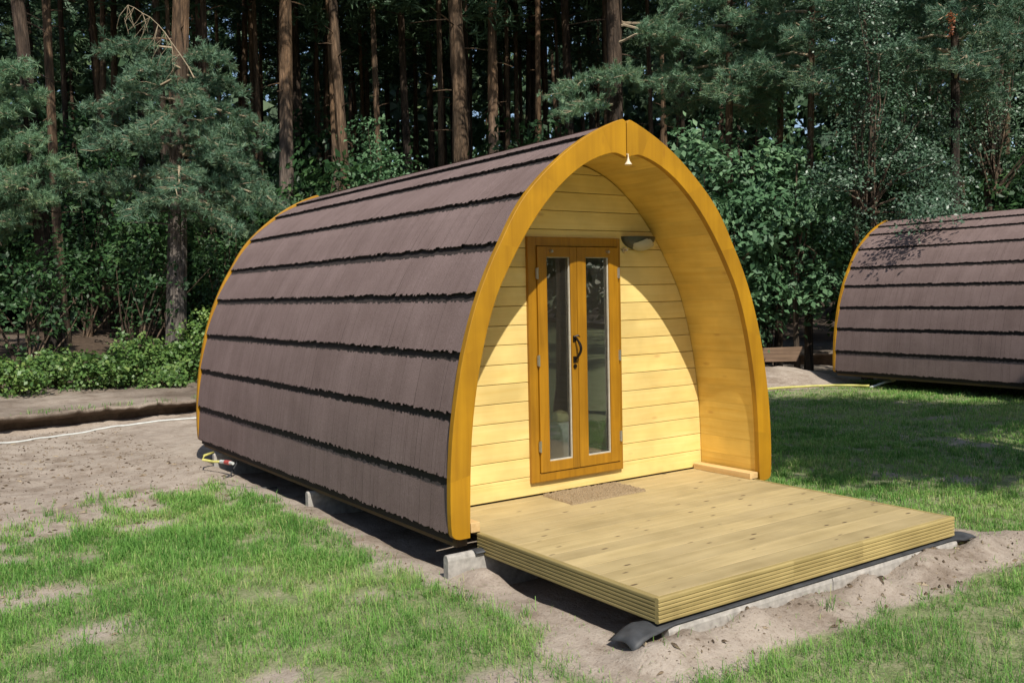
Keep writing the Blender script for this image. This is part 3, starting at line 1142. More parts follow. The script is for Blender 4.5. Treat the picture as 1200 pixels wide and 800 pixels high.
# denser samples where the camera looks
dcam = np.hypot(Lp[:, 0] - 0, Lp[:, 1] - 6)
dist = np.r_[0, np.cumsum(np.linalg.norm(np.diff(Lp, axis=0), axis=1))]
tt = []
s = 0.0
while s < dist[-1]:
    tt.append(s)
    px, py = np.interp(s, dist, Lp[:, 0]), np.interp(s, dist, Lp[:, 1])
    s += 0.05 if (-8 < px < 4 and py > 6) else (0.12 if py > 0 else 1.5)
tt = np.array(tt)
LX, LY = np.interp(tt, dist, Lp[:, 0]), np.interp(tt, dist, Lp[:, 1])
NX, NY = np.interp(tt, dist, Nn[:, 0]), np.interp(tt, dist, Nn[:, 1])
jag = 0.06 * fbm(LX, LY, 2.2, 5.5) + 0.06 * fbm(LX, LY, 9.0, 1.5)
jz = 0.035 * fbm(LX, LY, 3.0, 9.5) + 0.03 * fbm(LX, LY, 11.0, 3.5)
rows = [(0.24, -0.48), (0.22, -0.10), (0.05, -0.05), (0.0, -0.03), (0.015, 0.0)] + [(0.06 + 0.11 * i, 0.0) for i in range(34)] + [(4.2, 0), (5, 0), (6.5, 0), (9, 0), (13, 0), (20, 0), (32, 0), (60, 0), (120, 0), (400, 0)]
allx, ally, allz, hum = [], [], [], []
for k, (dd, dz) in enumerate(rows):
    wj = 1.0 if k >= 3 else 0.4
    x = LX + NX * (dd + jag * (wj if dd < 1 else 0))
    y = LY + NY * (dd + jag * (wj if dd < 1 else 0))
    na = fbm(x, y, 0.8, 2.2, 3)
    nb = fbm(x, y, 4.0, 6.1, 3)
    rise = 0.02 + 0.05 * min(dd, 3) / 3 + (0.10 * max(0, dd - 3) if dd < 9 else 0.6 + 0.01 * min(dd, 30))
    z = np.zeros(x.shape) + 0.02 + (rise + 0.025 * na + 0.012 * nb if k >= 3 else 0) + dz
    z = z + jz * (math.exp(-max(0, dd) / 0.15) if k >= 2 else 0)
    if k == 0:
        z = np.full(x.shape, -0.45)
    # the track lies in a shallow double rut
    z = z - (0.03 * np.exp(-((dd - 1.2) / 0.3) ** 2) + 0.03 * np.exp(-((dd - 2.3) / 0.3) ** 2))
    allx.append(x); ally.append(y); allz.append(z)
    hum.append(np.clip((0.92 if k < 3 else 0.40) + (0.45 * na if k >= 3 else 0 * na) + 0.55 * sstep(2.6, 3.8, np.full(x.shape, dd)), 0, 1))
X = np.concatenate(allx); Y = np.concatenate(ally); Z = np.concatenate(allz)
nw = len(tt)
idx = np.arange(nw * len(rows)).reshape(len(rows), nw)
quads = np.stack([idx[:-1, :-1], idx[:-1, 1:], idx[1:, 1:], idx[1:, :-1]], -1).reshape(-1, 4)
me = bpy.data.meshes.new('forest_floor')
me.from_pydata(np.stack([X, Y, Z], 1).tolist(), [], quads.tolist())
a = me.attributes.new('turf', 'FLOAT', 'POINT')
a.data.foreach_set('value', np.zeros(len(X), np.float32))
a = me.attributes.new('humus', 'FLOAT', 'POINT')
a.data.foreach_set('value', np.concatenate(hum).astype(np.float32))
me.materials.append(M['ground'])
me.polygons.foreach_set('use_smooth', [True] * len(me.polygons))
tag(link('forest_floor', me), kind='structure')

# ------------------------------------------------------------------ grass
rng = np.random.default_rng(11)


def sample_grass(x0, x1, y0, y1, dens):
    n = int((x1 - x0) * (y1 - y0) * dens)
    x, y = rng.uniform(x0, x1, n), rng.uniform(y0, y1, n)
    return x, y


def at_grid(arr, x, y):
    """bilinear read of a ground grid array"""
    A = arr.reshape(Hh, W)
    i = np.clip(np.searchsorted(xs, x) - 1, 0, W - 2)
    j = np.clip(np.searchsorted(ys, y) - 1, 0, Hh - 2)
    u = (x - xs[i]) / (xs[i + 1] - xs[i])
    v = (y - ys[j]) / (ys[j + 1] - ys[j])
    return A[j, i] * (1 - u) * (1 - v) + A[j, i + 1] * u * (1 - v) + A[j + 1, i] * (1 - u) * v + A[j + 1, i + 1] * u * v


tm = turf_mask(gx, gy, n1, n2)
px_, py_ = [], []
for reg in ((-5.4, -0.8, -3.4, 3.9, 7500), (-0.8, 3.2, -3.4, 0.6, 5600), (1.4, 5.0, 0.6, 5.6, 4200), (3.2, 5.0, -3.4, 0.6, 2600), (1.4, 5.0, 5.6, 6.4, 1500), (5.0, 10.5, -3.0, 6.4, 2300)):
    x, y = sample_grass(*reg)
    px_.append(x); py_.append(y)
x, y = np.concatenate(px_), np.concatenate(py_)
g = at_grid(tm, x, y)
q1, q2 = at_grid(n1, x, y), at_grid(n2, x, y)
q3 = fbm(x[::1], y, 7.0, 4.4, 2)
keep = rng.random(len(x)) < np.clip(g ** 1.2 * (0.72 + 0.8 * q2 + 0.9 * q3) + 0.015, 0, 1)
x, y, g, q1, q2 = x[keep], y[keep], g[keep], q1[keep], q2[keep]
z = at_grid(gz, x, y)
# keep blades out of the pod, deck and kerbs
ok = (rect_d(x, y, -1.44, 1.44, -0.08, 5.2) > 0.03) & (rect_d(x, y, -1.27, 1.27, -1.58, 0) > 0.02)
x, y, z, g, q2, q1 = x[ok], y[ok], z[ok], g[ok], q2[ok], q1[ok]
# coarser tussocks
nt_ = 1500
tx, ty = rng.uniform(-5, 5, nt_), rng.uniform(-3.2, 4.5, nt_)
tg = at_grid(tm, tx, ty)
ok2 = (rng.random(nt_) < tg * 0.9 + 0.05) & (rect_d(tx, ty, -1.44, 1.44, -0.08, 5.2) > 0.05) & (rect_d(tx, ty, -1.3, 1.3, -1.7, 0) > 0.03)
tx, ty = np.repeat(tx[ok2], 26), np.repeat(ty[ok2], 26)
tx, ty = tx + 0.022 * rng.standard_normal(len(tx)), ty + 0.022 * rng.standard_normal(len(ty))
nb_ = len(x)
x, y, z = np.r_[x, tx], np.r_[y, ty], np.r_[z, at_grid(gz, tx, ty)]
g, q1, q2 = np.r_[g, np.full(len(tx), 1.0)], np.r_[q1, np.full(len(tx), -0.1)], np.r_[q2, np.full(len(tx), 0.55)]
qb = np.r_[q3[keep][ok], np.full(len(tx), 0.5)]
# tufts hanging on the crumbling lip and weeds along the track
li = rng.integers(0, len(LX), 26000)
sel = (LX[li] > -7) & (LX[li] < 1.5) & (LY[li] > 6)
li = li[sel]
od = np.where(rng.random(len(li)) < 0.5, rng.uniform(0.0, 0.22, len(li)), rng.uniform(2.3, 3.6, len(li)))
pn = fbm(LX[li], LY[li], 1.6, 20.0, 3) + 0.3 * rng.standard_normal(len(li))
li, od = li[pn > 0.12], od[pn > 0.12]
tx, ty = LX[li] + NX[li] * od, LY[li] + NY[li] * od
x, y = np.r_[x, tx], np.r_[y, ty]
z = np.r_[z, 0.03 + 0.05 * np.minimum(od, 3) / 3]
g, q1, q2 = np.r_[g, np.full(len(tx), 0.6)], np.r_[q1, np.zeros(len(tx))], np.r_[q2, np.full(len(tx), 0.5)]
qh = np.r_[qb, np.full(len(tx), 0.6)]
n = len(x)
dc = np.hypot(x - CX, y - CY)
Lh = 0.82 * (0.022 + 0.05 * rng.random(n) ** 1.6 * (0.6 + 0.9 * g)) * np.where(x < 0, 1.15, 0.85) * (1 + 0.7 * np.clip(q2 + 0.6 * qh, -0.7, 1.2))
az = rng.uniform(0, 2 * np.pi, n)
lean = rng.uniform(0.2, 1.45, n)
wd = (0.0024 + 0.0022 * rng.random(n)) * np.clip(dc / 6.0, 0.8, 1.9)
dx, dy = np.cos(az), np.sin(az)
sx, sy = -dy * wd / 2, dx * wd / 2
b0 = np.stack([x - sx, y - sy, z - 0.004], 1); b1 = np.stack([x + sx, y + sy, z - 0.004], 1)
mx_, my_, mz_ = x + dx * Lh * lean * 0.35, y + dy * Lh * lean * 0.35, z + Lh * 0.62
m0 = np.stack([mx_ - sx * .8, my_ - sy * .8, mz_], 1); m1 = np.stack([mx_ + sx * .8, my_ + sy * .8, mz_], 1)
tp = np.stack([x + dx * Lh * lean, y + dy * Lh * lean, z + Lh * np.maximum(1.02 - 0.48 * lean, 0.3)], 1)
quad = np.stack([b0, b1, m1, m0], 1)
tri = np.stack([m0, m1, tp, tp], 1)
dry = rng.random(n) < (0.05 + 0.2 * np.clip(q1 + 0.1, 0, 1) + 0.07 * (x > 0) + 0.2 * (g < 0.4))
rv = np.where(dry, rng.uniform(0.75, 1.0, n), np.clip(0.33 + 0.2 * rng.standard_normal(n) - 0.10 * q2 + 0.55 * np.clip(fbm(x, y, 1.3, 12.0, 3), -0.3, 0.5), 0, 0.86))
allP = np.concatenate([quad, tri * 1.0])
allR = np.concatenate([rv, rv])
# triangles repeat their last corner: nudge it so no face is degenerate
allP[n:, 3] = tp - 0.15 * (tp - m0)
go = link('grass', np_mesh('grass', allP, allR, M['grass']))
tag(go, 'short patchy lawn grass growing through sandy soil around the pod', 'grass', kind='stuff')

# litter : crumbs of soil, needles and twigs on bare ground
n = 6000
x = np.concatenate([rng.uniform(-5.4, -1.5, n), rng.uniform(-1.6, 2.4, 500), rng.uniform(1.5, 9.5, 1200)])
y = np.concatenate([rng.uniform(-0.5, 8.5, n), rng.uniform(-2.1, -1.55, 500), rng.uniform(-1, 5.6, 1200)])
g = at_grid(tm, x, y)
kp = rng.random(len(x)) > g * 0.9
x, y = x[kp], y[kp]
z = at_grid(gz, x, y)
n = len(x)
sz = 0.004 + 0.014 * rng.random(n) ** 5
az = rng.uniform(0, 6.28, n)
el = rng.uniform(0.8, 2.6, n)
c0 = np.stack([x, y, z + 0.002], 1)
ux = np.stack([np.cos(az), np.sin(az), rng.uniform(-.2, .4, n)], 1) * (sz * el)[:, None]
uy = np.stack([-np.sin(az), np.cos(az), rng.uniform(-.2, .4, n)], 1) * (sz * 0.7)[:, None]
uz = np.stack([0 * x, 0 * x, sz * 0.8], 1)
t1 = np.stack([c0 - ux, c0 - uy, c0 + uz, c0 + uz - ux * .2], 1)
t2 = np.stack([c0 - uy, c0 + ux, c0 + uz, c0 + uz + ux * .2], 1)
t3 = np.stack([c0 + ux, c0 + uy, c0 + uz, c0 + uz + uy * .2], 1)
t4 = np.stack([c0 + uy, c0 - ux, c0 + uz, c0 + uz - uy * .2], 1)
rv = rng.random(n) ** 1.2
lo = link('ground_litter', np_mesh('ground_litter', np.concatenate([t1, t2, t3, t4]), np.concatenate([rv] * 4), M['litter']))
tag(lo, 'scattered crumbs of earth, twigs and pebbles on the bare sand', 'litter', kind='stuff')

# ------------------------------------------------------------------ cables and boards
def gz_at(x, y):
    return float(at_grid(gz, np.array([x]), np.array([y]))[0])


def cable(name, pts, r, m_, label, cat, wob=0.01, lift=0.0):
    P = smoothed([p[:2] for p in pts], 2)
    P, ln = resample(P, max(20, int(len(pts) * 14)))
    rg = random.Random(len(pts))
    V = []
    for i, (a, b) in enumerate(P):
        a += wob * math.sin(i * 0.7) + rg.uniform(-wob, wob) * .3
        V.append((a, b, gz_at(a, b) + r * 0.8 + lift))
    mb = MB()
    mb.tube(V, r, 8)
    o = mb.build(name, m_, None, smooth=True)
    tag(o, label, cat)
    return o


cable('white_cable', [(-7.5, 6.6), (-4.5, 7.45), (-2.96, 7.87), (-2.38, 8.07), (-1.62, 8.33), (-1.07, 8.38), (-0.5, 8.33), (0.6, 8.2), (1.8, 7.6)], 0.012, M['cable'],
      'white cable running across bare sand below the earth bank on the left', 'cable', 0.006)
cable('yellow_hose', [(5.6, 5.1), (7.0, 5.25), (7.9, 5.35), (8.5, 5.3), (8.9, 5.0), (9.12, 4.7), (9.25, 4.45)], 0.02, M['hose_y'],
      'thin yellow hose lying on the ground toward the farther pod', 'hose', 0.02, 0.035)
he = empty('hose_end', (9.25, 4.42, gz_at(9.25, 4.42)))
mb = MB()
mb.tube([(0, 0.03, 0.02), (0.10, -0.02, 0.05), (0.22, -0.10, 0.10), (0.30, -0.16, 0.125)], [0.02, 0.02, 0.021, 0.021], 10)
mb.build('pipe', M['cable'], he, smooth=True)
mb = MB()
mb.tube([(0.30, -0.16, 0.125), (0.36, -0.20, 0.135)], [0.027, 0.024], 10)
mb.build('fitting', M['brass'], he)
tag(he, 'pale hose end sticking up from the grass beside the farther pod', 'hose end')

hp = empty('water_connector', (-1.52, 4.15, -0.21))
mb = MB()
pts = [(0.06, 0.34, 0.175), (-0.06, 0.25, 0.17), (-0.10, 0.14, 0.15), (-0.04, 0.02, 0.14), (0.0, -0.08, 0.15)]
P3 = [Vector(p) for p in pts]
mb.tube([p for p in P3], 0.013, 10)
mb.build('yellow_pipe', M['hose_y'], hp, smooth=True)
mb = MB()
mb.tube([(0.0, -0.08, 0.15), (0.015, -0.17, 0.155)], 0.018, 10)
mb.build('white_collar', M['cable'], hp)
mb = MB()
mb.tube([(0.015, -0.171, 0.155), (0.027, -0.269, 0.16)], 0.021, 10)
mb.build('red_grip', M['red'], hp)
mb = MB()
mb.tube([(0.027, -0.27, 0.16), (0.035, -0.33, 0.162)], [0.017, 0.014], 10)
mb.build('white_nozzle', M['cable'], hp)
tag(hp, 'yellow pipe end with red and white connector under the rear left pod edge', 'pipe end')
mb = MB()
P3 = [(-1.40, 3.95, -0.06), (-1.50, 3.86, -0.16), (-1.62, 3.82, -0.20), (-1.68, 3.66, -0.185), (-1.60, 3.45, -0.19), (-1.48, 3.30, -0.20), (-1.3, 3.2, -0.2)]
mb.tube(P3, 0.008, 8)
tag(mb.build('black_cable', M['rubber'], None, smooth=True), 'thin black cable looping on the sand below the rear left pod edge', 'cable')

mb = MB()
pts = [(-0.85, 0), (0.80, 0), (0.90, 0.27), (-0.85, 0.24)]
mb.prism(pts, -0.025, 0.025)
bo = mb.build('timber_board', M['oldwood'], None, bevel=0.004)
b1, b0 = at(936, 423, 18.1), at(893, 424, 17.9)
ang = math.atan2(b1[1] - b0[1], b1[0] - b0[0])
mid = b1 - np.array([math.cos(ang), math.sin(ang), 0]) * 0.83
bo.location = (mid[0], mid[1], b1[2])
bo.rotation_euler = (0, 0, ang)
tag(bo, 'weathered brown board set on edge in the sand between the two pods', 'board')
mb = MB()
V, Fc = [], []
hx = np.linspace(-1.25, 0.85, 30)
hy = np.linspace(-1.1, 0.6, 24)
for b in hy:
    for a in hx:
        e = max(0, 1 - ((a + 0.2) / 1.05) ** 2) * max(0, 1 - ((b + 0.2) / 0.9) ** 2)
        V.append((a, b, -0.28 + 0.34 * e ** 1.15 + 0.04 * noise.fractal(Vector((a * 3, b * 3, 0)), 1, 2, 4)))
for j in range(23):
    for i in range(29):
        q = j * 30 + i
        Fc.append((q, q + 1, q + 31, q + 30))
mb.add(V, Fc)
hs = mb.build('sand_heap', M['ground'], None, smooth=True)
hs.location = (mid[0] + 0.1, mid[1] - 0.35, b1[2] - 0.10)
hs.scale = (1.9, 1.35, 1.0)
hs.rotation_euler = (0, 0, ang)
hs['kind'] = 'structure'

# ------------------------------------------------------------------ trees
def rnd_dirs(n, rg, up_=0.0):
    v = rg.standard_normal((n, 3))
    v[:, 2] += up_
    return v / np.linalg.norm(v, axis=1)[:, None]


def trunk_mesh(h, r0, seed, n=12, material='bark', wob=0.05, stubs=True):
    rg = random.Random(seed)
    mb = MB()
    pts, rad = [], []
    k = int(h / 0.7) + 2
    ph1, ph2 = rg.uniform(0, 6), rg.uniform(0, 6)
    for i in range(k):
        z = -0.35 + (h + 0.35) * i / (k - 1)
        t = max(0, z) / h
        pts.append((wob * math.sin(z * 0.45 + ph1) * min(1, z / 3 + .1), wob * math.sin(z * 0.38 + ph2) * min(1, z / 3 + .1), z))
        rad.append(r0 * (1 - 0.72 * t) * (1 + 0.45 * math.exp(-max(z, 0) / 0.25)) * rg.uniform(0.96, 1.04))
    random.seed(seed)
    mb.tube(pts, rad, n, 0.5, 0, 0.06)
    if stubs:
        for _ in range(int(h * 1.1)):
            z = rg.uniform(2.0, h * 0.7)
            i = min(k - 1, int((z + .35) / (h + .35) * (k - 1)))
            a = rg.uniform(0, 6.28)
            ln = rg.uniform(0.15, 0.7)
            p = Vector(pts[i])
            p.z = z
            q = p + Vector((math.cos(a), math.sin(a), rg.uniform(-0.25, 0.2))) * (ln + rad[i])
            mb.tube([p, (p + q) / 2 + Vector((0, 0, 0.02)), q], [0.018, 0.012, 0.004], 5, 0.5)
    return mb.mesh('trunk', M[material])


def tuft_polys(C, D, n, ln, wd, rg, spread=0.9):
    """needle tufts: at every centre C with axis D, n thin needles"""
    m_ = len(C)
    c = np.repeat(C, n, 0)
    d = np.repeat(D, n, 0) + rg.standard_normal((m_ * n, 3)) * spread
    d /= np.linalg.norm(d, axis=1)[:, None]
    c = c - np.repeat(D, n, 0) * (rg.random((m_ * n, 1)) * ln * 0.9)
    l = ln * rg.uniform(0.6, 1.15, (m_ * n, 1))
    s = np.cross(d, rg.standard_normal((m_ * n, 3)))
    s /= np.linalg.norm(s, axis=1)[:, None] + 1e-9
    w = wd * rg.uniform(0.7, 1.3, (m_ * n, 1))
    return np.stack([c - s * w / 2, c + s * w / 2, c + d * l + s * w * .12, c + d * l - s * w * .12], 1)


def boughs(specs, seed, ndl=36, ln=0.088, wd=0.0085, side_n=9):
    """specs: (z, azimuth, length, droop) -> needle mesh and twig mesh"""
    rg = np.random.default_rng(seed)
    C, D = [], []
    tw = MB()
    for (z, az, Lb, droop) in specs:
        u = np.array([math.cos(az), math.sin(az), 0])
        pts = []
        for i in range(8):
            t = i / 7
            p = u * Lb * t + np.array([0, 0, z + 0.10 * Lb * math.sin(t * 2.2) - droop * Lb * t ** 1.7])
            p += rg.standard_normal(3) * 0.025 * Lb
            pts.append(p)
        tw.tube(pts, [0.022 * (1 - 0.8 * i / 7) * min(1.3, 0.5 + Lb / 2) for i in range(8)], 5, 0.5)
        pts = np.array(pts)
        for k in range(side_n * 2):
            t = 0.25 + 0.75 * (k + rg.random()) / (side_n * 2)
            p = np.array([np.interp(t, np.linspace(0, 1, 8), pts[:, j]) for j in range(3)])
            sgn = 1 if k % 2 else -1
            sd = np.cross(u, [0, 0, 1]) * sgn * rg.uniform(0.5, 1.0) + u * rg.uniform(0.2, 0.8) + np.array([0, 0, rg.uniform(-0.35, 0.35)])
            sd /= np.linalg.norm(sd)
            sl_ = Lb * rg.uniform(0.16, 0.40) * (1.15 - 0.6 * t)
            q = p + sd * sl_ + np.array([0, 0, -0.12 * sl_])
            tw.tube([p, (p + q) / 2 + rg.standard_normal(3) * 0.02, q], [0.007, 0.005, 0.003], 4, 0.5)
            nt_ = max(3, int(sl_ / 0.075))
            for j in range(nt_):
                f_ = (j + 1) / nt_
                C.append(p + (q - p) * f_ + rg.standard_normal(3) * 0.03)
                D.append(sd + np.array([0, 0, 0.25]))
                # little side spurs
                if rg.random() < 0.8:
                    C.append(p + (q - p) * f_ + rg.standard_normal(3) * 0.075)
                    D.append(sd * .5 + rg.standard_normal(3) * .5 + np.array([0, 0, .4]))
    C, D = np.array(C), np.array(D)
    D = D / np.linalg.norm(D, axis=1)[:, None]
    P = tuft_polys(C, D, ndl, ln, wd, rg, 0.62)
    tv = np.repeat(rg.random(len(C)), ndl)
    rv = np.clip(0.25 + 0.5 * tv + 0.15 * rg.standard_normal(len(P)), 0, 1)
    return np_mesh('crown', P, rv, M['needles']), tw.mesh('limbs', M['twig'])


def high_crown(seed, z0, z1, rad, nb=26, ndl=11):
    rg = np.random.default_rng(seed)
    C, D = [], []
    for k in range(nb):
        t = (k + rg.random()) / nb
        z = z0 + (z1 - z0) * t
        rr = rad * (0.55 + 0.45 * math.sin(math.pi * min(1, t * 1.1 + 0.12))) * (1.0 if t < .75 else (1.25 - t) * 2) * rg.uniform(0.7, 1.15)
        az = k * 2.4 + rg.uniform(-.4, .4)
        u = np.array([math.cos(az), math.sin(az), 0.12])
        for j in range(26):
            s = rg.uniform(0.25, 1) ** 0.8
            C.append(u * rr * s + np.array([0, 0, z]) + rg.standard_normal(3) * np.array([0.32, 0.32, 0.2]) * (0.6 + 0.4 * rr / 2))
            D.append(u + rg.standard_normal(3) * 0.5 + np.array([0, 0, .3]))
    C, D = np.array(C), np.array(D)
    D = D / np.linalg.norm(D, axis=1)[:, None]
    P = tuft_polys(C, D, ndl, 0.26, 0.045, rg, 0.8)
    rv = np.clip(np.repeat(rg.random(len(C)), ndl) * .7 + 0.2 * rg.random(len(P)), 0, 1)
    return np_mesh('crown', P, rv, M['needles_far'])


def leaf_polys(C, Nrm, size, rg, aspect=0.55):
    n = len(C)
    d = np.cross(Nrm, rg.standard_normal((n, 3)))
    d /= np.linalg.norm(d, axis=1)[:, None] + 1e-9
    s = np.cross(Nrm, d)
    l = size * rg.uniform(0.6, 1.25, (n, 1))
    w = l * aspect
    mid = C + d * l * 0.45
    return np.stack([C, mid + s * w / 2 + Nrm * w * .12, C + d * l - Nrm * l * .12, mid - s * w / 2 + Nrm * w * .12], 1)


def broadleaf(ells, nl, size, seed, material, per=11, spread=0.12, aspect=0.55, upb=0.9, shell=0.45):
    """leaves in sprays through the volume of several ellipsoids (cx,cy,cz,rx,ry,rz)"""
    rg = np.random.default_rng(seed)
    vols = np.array([e[3] * e[4] * e[5] for e in ells]) ** 0.75
    C, Nn_ = [], []
    ns = nl // per
    which = rg.choice(len(ells), ns, p=vols / vols.sum())
    E = np.array(ells)[which]
    dr = rnd_dirs(ns, rg)
    rr = rg.random((ns, 1)) ** shell
    # ragged outline: radius varies with direction
    wob = np.array([noise.noise(Vector((d[0] * 2.2 + seed, d[1] * 2.2, d[2] * 2.2))) for d in dr])[:, None]
    cen = E[:, :3] + dr * rr * E[:, 3:] * (1 + 0.55 * wob)
    axis_ = dr + np.array([0, 0, 0.15]) + rg.standard_normal((ns, 3)) * 0.4
    axis_ /= np.linalg.norm(axis_, axis=1)[:, None]
    t = rg.uniform(-1.6, 1.0, (ns, per, 1))
    C = cen[:, None, :] + axis_[:, None, :] * t * spread + rg.standard_normal((ns, per, 3)) * spread * np.array([.55, .55, .35])
    sn = rg.standard_normal((ns, 1, 3)) * 0.5 + np.array([-0.1, -0.35, upb]) + dr[:, None, :] * 0.4
    sn /= np.linalg.norm(sn, axis=2)[:, :, None]
    off = C - cen[:, None, :]
    off = off - 0.75 * sn * (off * sn).sum(2)[:, :, None]        # leaves of one spray lie in one layer
    C = cen[:, None, :] + off
    Nn_ = rg.standard_normal((ns, per, 3)) * 0.38 + sn
    C, Nn_ = C.reshape(-1, 3), Nn_.reshape(-1, 3)
    Nn_ /= np.linalg.norm(Nn_, axis=1)[:, None]
    P = leaf_polys(C, Nn_, size, rg, aspect)
    tone = np.repeat(rg.random(ns), per)
    rv = np.clip(0.15 + 0.6 * tone + 0.16 * rg.standard_normal(len(P)), 0, 1)
    return np_mesh('crown', P, rv, M[material]), cen


def stems(cen, ns, base, r, seed, name='stems'):
    rg = random.Random(seed)
    mb = MB()
    for _ in range(ns):
        c = Vector(cen[rg.randrange(len(cen))])
        b = Vector((base[0] + rg.uniform(-.1, .1), base[1] + rg.uniform(-.1, .1), base[2]))
        m_ = b.lerp(c, 0.5) + Vector((rg.uniform(-.15, .15), rg.uniform(-.15, .15), 0.15))
        mb.tube([b, b.lerp(m_, .5), m_, m_.lerp(c, .6), c], [r, r * .85, r * .6, r * .35, r * .15], 5, 0.5)
    return mb.mesh(name, M['bark_b'])


def ground_z(x, y):
    s = float(lip_side(np.array([x]), np.array([y]))[0])
    if s < 0.05:
        return -0.22
    return 0.02 + 0.02 + 0.05 * min(s, 3) / 3 + (0.10 * max(0, s - 3) if s < 9 else 0.6 + 0.01 * min(s, 30))


TR = {}
for i in range(4):
    TR['bark', i] = trunk_mesh(17, 0.16, 20 + i, material='bark')
    TR['bark_g', i] = trunk_mesh(17, 0.16, 30 + i, material='bark_g')
    TR['bark_o', i] = trunk_mesh(17, 0.16, 40 + i, material='bark_o')
HC = [high_crown(60 + i, 7.5 + 0.5 * i, 17.5, 2.3 + 0.2 * (i % 3)) for i in range(4)]


def pine(px, px_top, dist, diam, barkname, label, group=None, bough=None, crown=True, idx=0):
    """a pine: trunk, high crown and, where the photo shows them, low boughs"""
    main = group is None
    if main:
        dist, diam = dist * (1.30 if 6 <= idx <= 20 else 1.16), diam * (1.08 if 6 <= idx <= 20 else 1.0)
    b = at(px, 400, dist)
    z = ground_z(b[0], b[1])
    lean = (px_top - px) / 400.0
    root = empty('pine_tree', (b[0], b[1], z))
    # lean sideways as seen from the yard: tilt about the forward axis
    root.rotation_euler = Matrix.Rotation(lean, 3, Vector((fw[0], fw[1], 0)).normalized()).to_euler()
    if main:
        root.scale = (1.16, 1.16, 1.16)
    t = link('trunk', TR[barkname, idx % 4], root)
    s = diam / 0.32
    t.scale = (s, s, 1.0)
    t.rotation_euler = (0, 0, idx * 1.3)
    if crown and not (main and idx in (23, 25, 27)) and (main or idx % 2):
        c = link('crown', HC[idx % 4], root)
        c.rotation_euler = (0, 0, idx * 2.1)
        sc = 0.85 + 0.3 * ((idx * 37) % 10) / 10
        if main:
            ck = 1.3 if idx < 6 else 1.0
            c.scale = (sc * ck, sc * ck, 1)
            c.location = (0, 0, -0.9)
        else:
            c.scale = (sc * 1.15, sc * 1.15, 1)
    if bough:
        nm, tm_ = bough
        link('low_boughs', nm, root)
        link('limbs', tm_, root)
    tag(root, label, 'tree', group or 'pines at the forest edge')
    return root


VA = math.atan2(fw[1], fw[0])      # azimuth of the view direction
RGT = VA - math.pi / 2             # to the right in the photo
rb = random.Random(9)


def ring(z0, z1, n, l0, l1, az0=0.0, az1=2 * math.pi, droop=0.35):
    out = []
    for k in range(n):
        z = z0 + (z1 - z0) * (k + rb.random()) / n
        az = az0 + (az1 - az0) * ((k * 0.618) % 1)
        t = (z - z0) / (z1 - z0)
        out.append((z, az, rb.uniform(l0, l1) * (1 - 0.3 * t), droop * rb.uniform(0.5, 1.4)))
    return out


B_left = boughs(ring(2.2, 4.5, 20, 0.9, 1.5, VA + 1.2, VA + 4.2, 0.3), 101)
B_main = boughs(ring(2.55, 5.0, 26, 1.15, 1.75, 0, 6.28, 0.40) + ring(2.6, 4.0, 9, 1.2, 1.6, RGT - 0.7, RGT + 0.5, 0.35), 102)
B_mid = boughs([(6.0, RGT + 0.2, 1.9, 0.25), (5.8, RGT - 0.25, 1.7, 0.3), (5.6, RGT - 0.6, 1.6, 0.3), (6.9, RGT + math.pi + 0.3, 2.2, 0.1), (6.8, RGT + math.pi - 0.1, 2.3, 0.12), (4.9, RGT + math.pi + .6, 1.3, 0.3), (4.5, RGT + math.pi + 0.9, 1.5, 0.3), (5.0, VA + math.pi, 1.2, 0.3), (7.2, VA + math.pi, 1.6, 0.2)], 103, side_n=11)
B_right = boughs(ring(4.6, 7.6, 30, 1.1, 1.9, 0, 6.28, 0.25), 104)

pine(66, 38, 15.6, 0.24, 'bark', 'dark pine leaning left at the left edge, with low blue-green boughs', bough=B_left, idx=0)
pine(76, 71, 19, 0.19, 'bark_o', 'slim pine with a sunlit orange trunk just right of the dark leaning pine', idx=1)
pine(93, 88, 23, 0.15, 'bark', 'thin dark pine close beside the slim sunlit orange pine at far left', idx=2)
pine(205, 226, 15.2, 0.31, 'bark_g', 'pine with pale grey lower trunk behind a broad drooping bough, left of the pod', bough=B_main, idx=3)
pine(256, 252, 20, 0.16, 'bark_o', 'slim sunlit pine right beside the bough-laden pale grey pine', idx=4)
pine(270, 267, 23, 0.10, 'bark_o', 'very thin pole-like pine right of the slim sunlit pine on the left', idx=5)
pine(344, 345, 17, 0.30, 'bark_g', 'straight grey pine rising just left of the top of the rear arch', idx=6)
pine(364, 357, 20.5, 0.28, 'bark', 'dark pine standing half hidden behind the straight grey pine', idx=7)
pine(402, 395, 19.5, 0.19, 'bark_o', 'orange pine tucked behind the bright leaning pine above the rear arch', idx=8)
pine(418, 404, 17.2, 0.22, 'bark_o', 'bright sunlit pine leaning slightly left above the rear arch of the pod', idx=9)
pine(440, 430, 27, 0.2, 'bark', 'pine far back above the hazel bush behind the roof', idx=10)
pine(490, 481, 19.5, 0.21, 'bark', 'brown pine right of the pale hazel bush above the roof', idx=11)
pine(543, 540, 17.6, 0.38, 'bark_o', 'thickest pine trunk, broad and brown, above the middle of the pod roof', idx=12)
pine(556, 553, 21, 0.16, 'bark', 'thin dark pine pressed against the right side of the thickest trunk', idx=13)
pine(575, 587, 18, 0.25, 'bark_g', 'pine leaning right with a grey foot and pinkish upper trunk', idx=14)
pine(606, 614, 22, 0.15, 'bark_o', 'slender pale pine right of the right-leaning pine above the roof', idx=15)
pine(597, 606, 26, 0.12, 'bark_o', 'thinnest sunlit pole between the right-leaning and the slender pale pine', idx=16)
pine(628, 631, 23, 0.22, 'bark', 'plain brown pine above the roof, left of the pair of thin poles', idx=17)
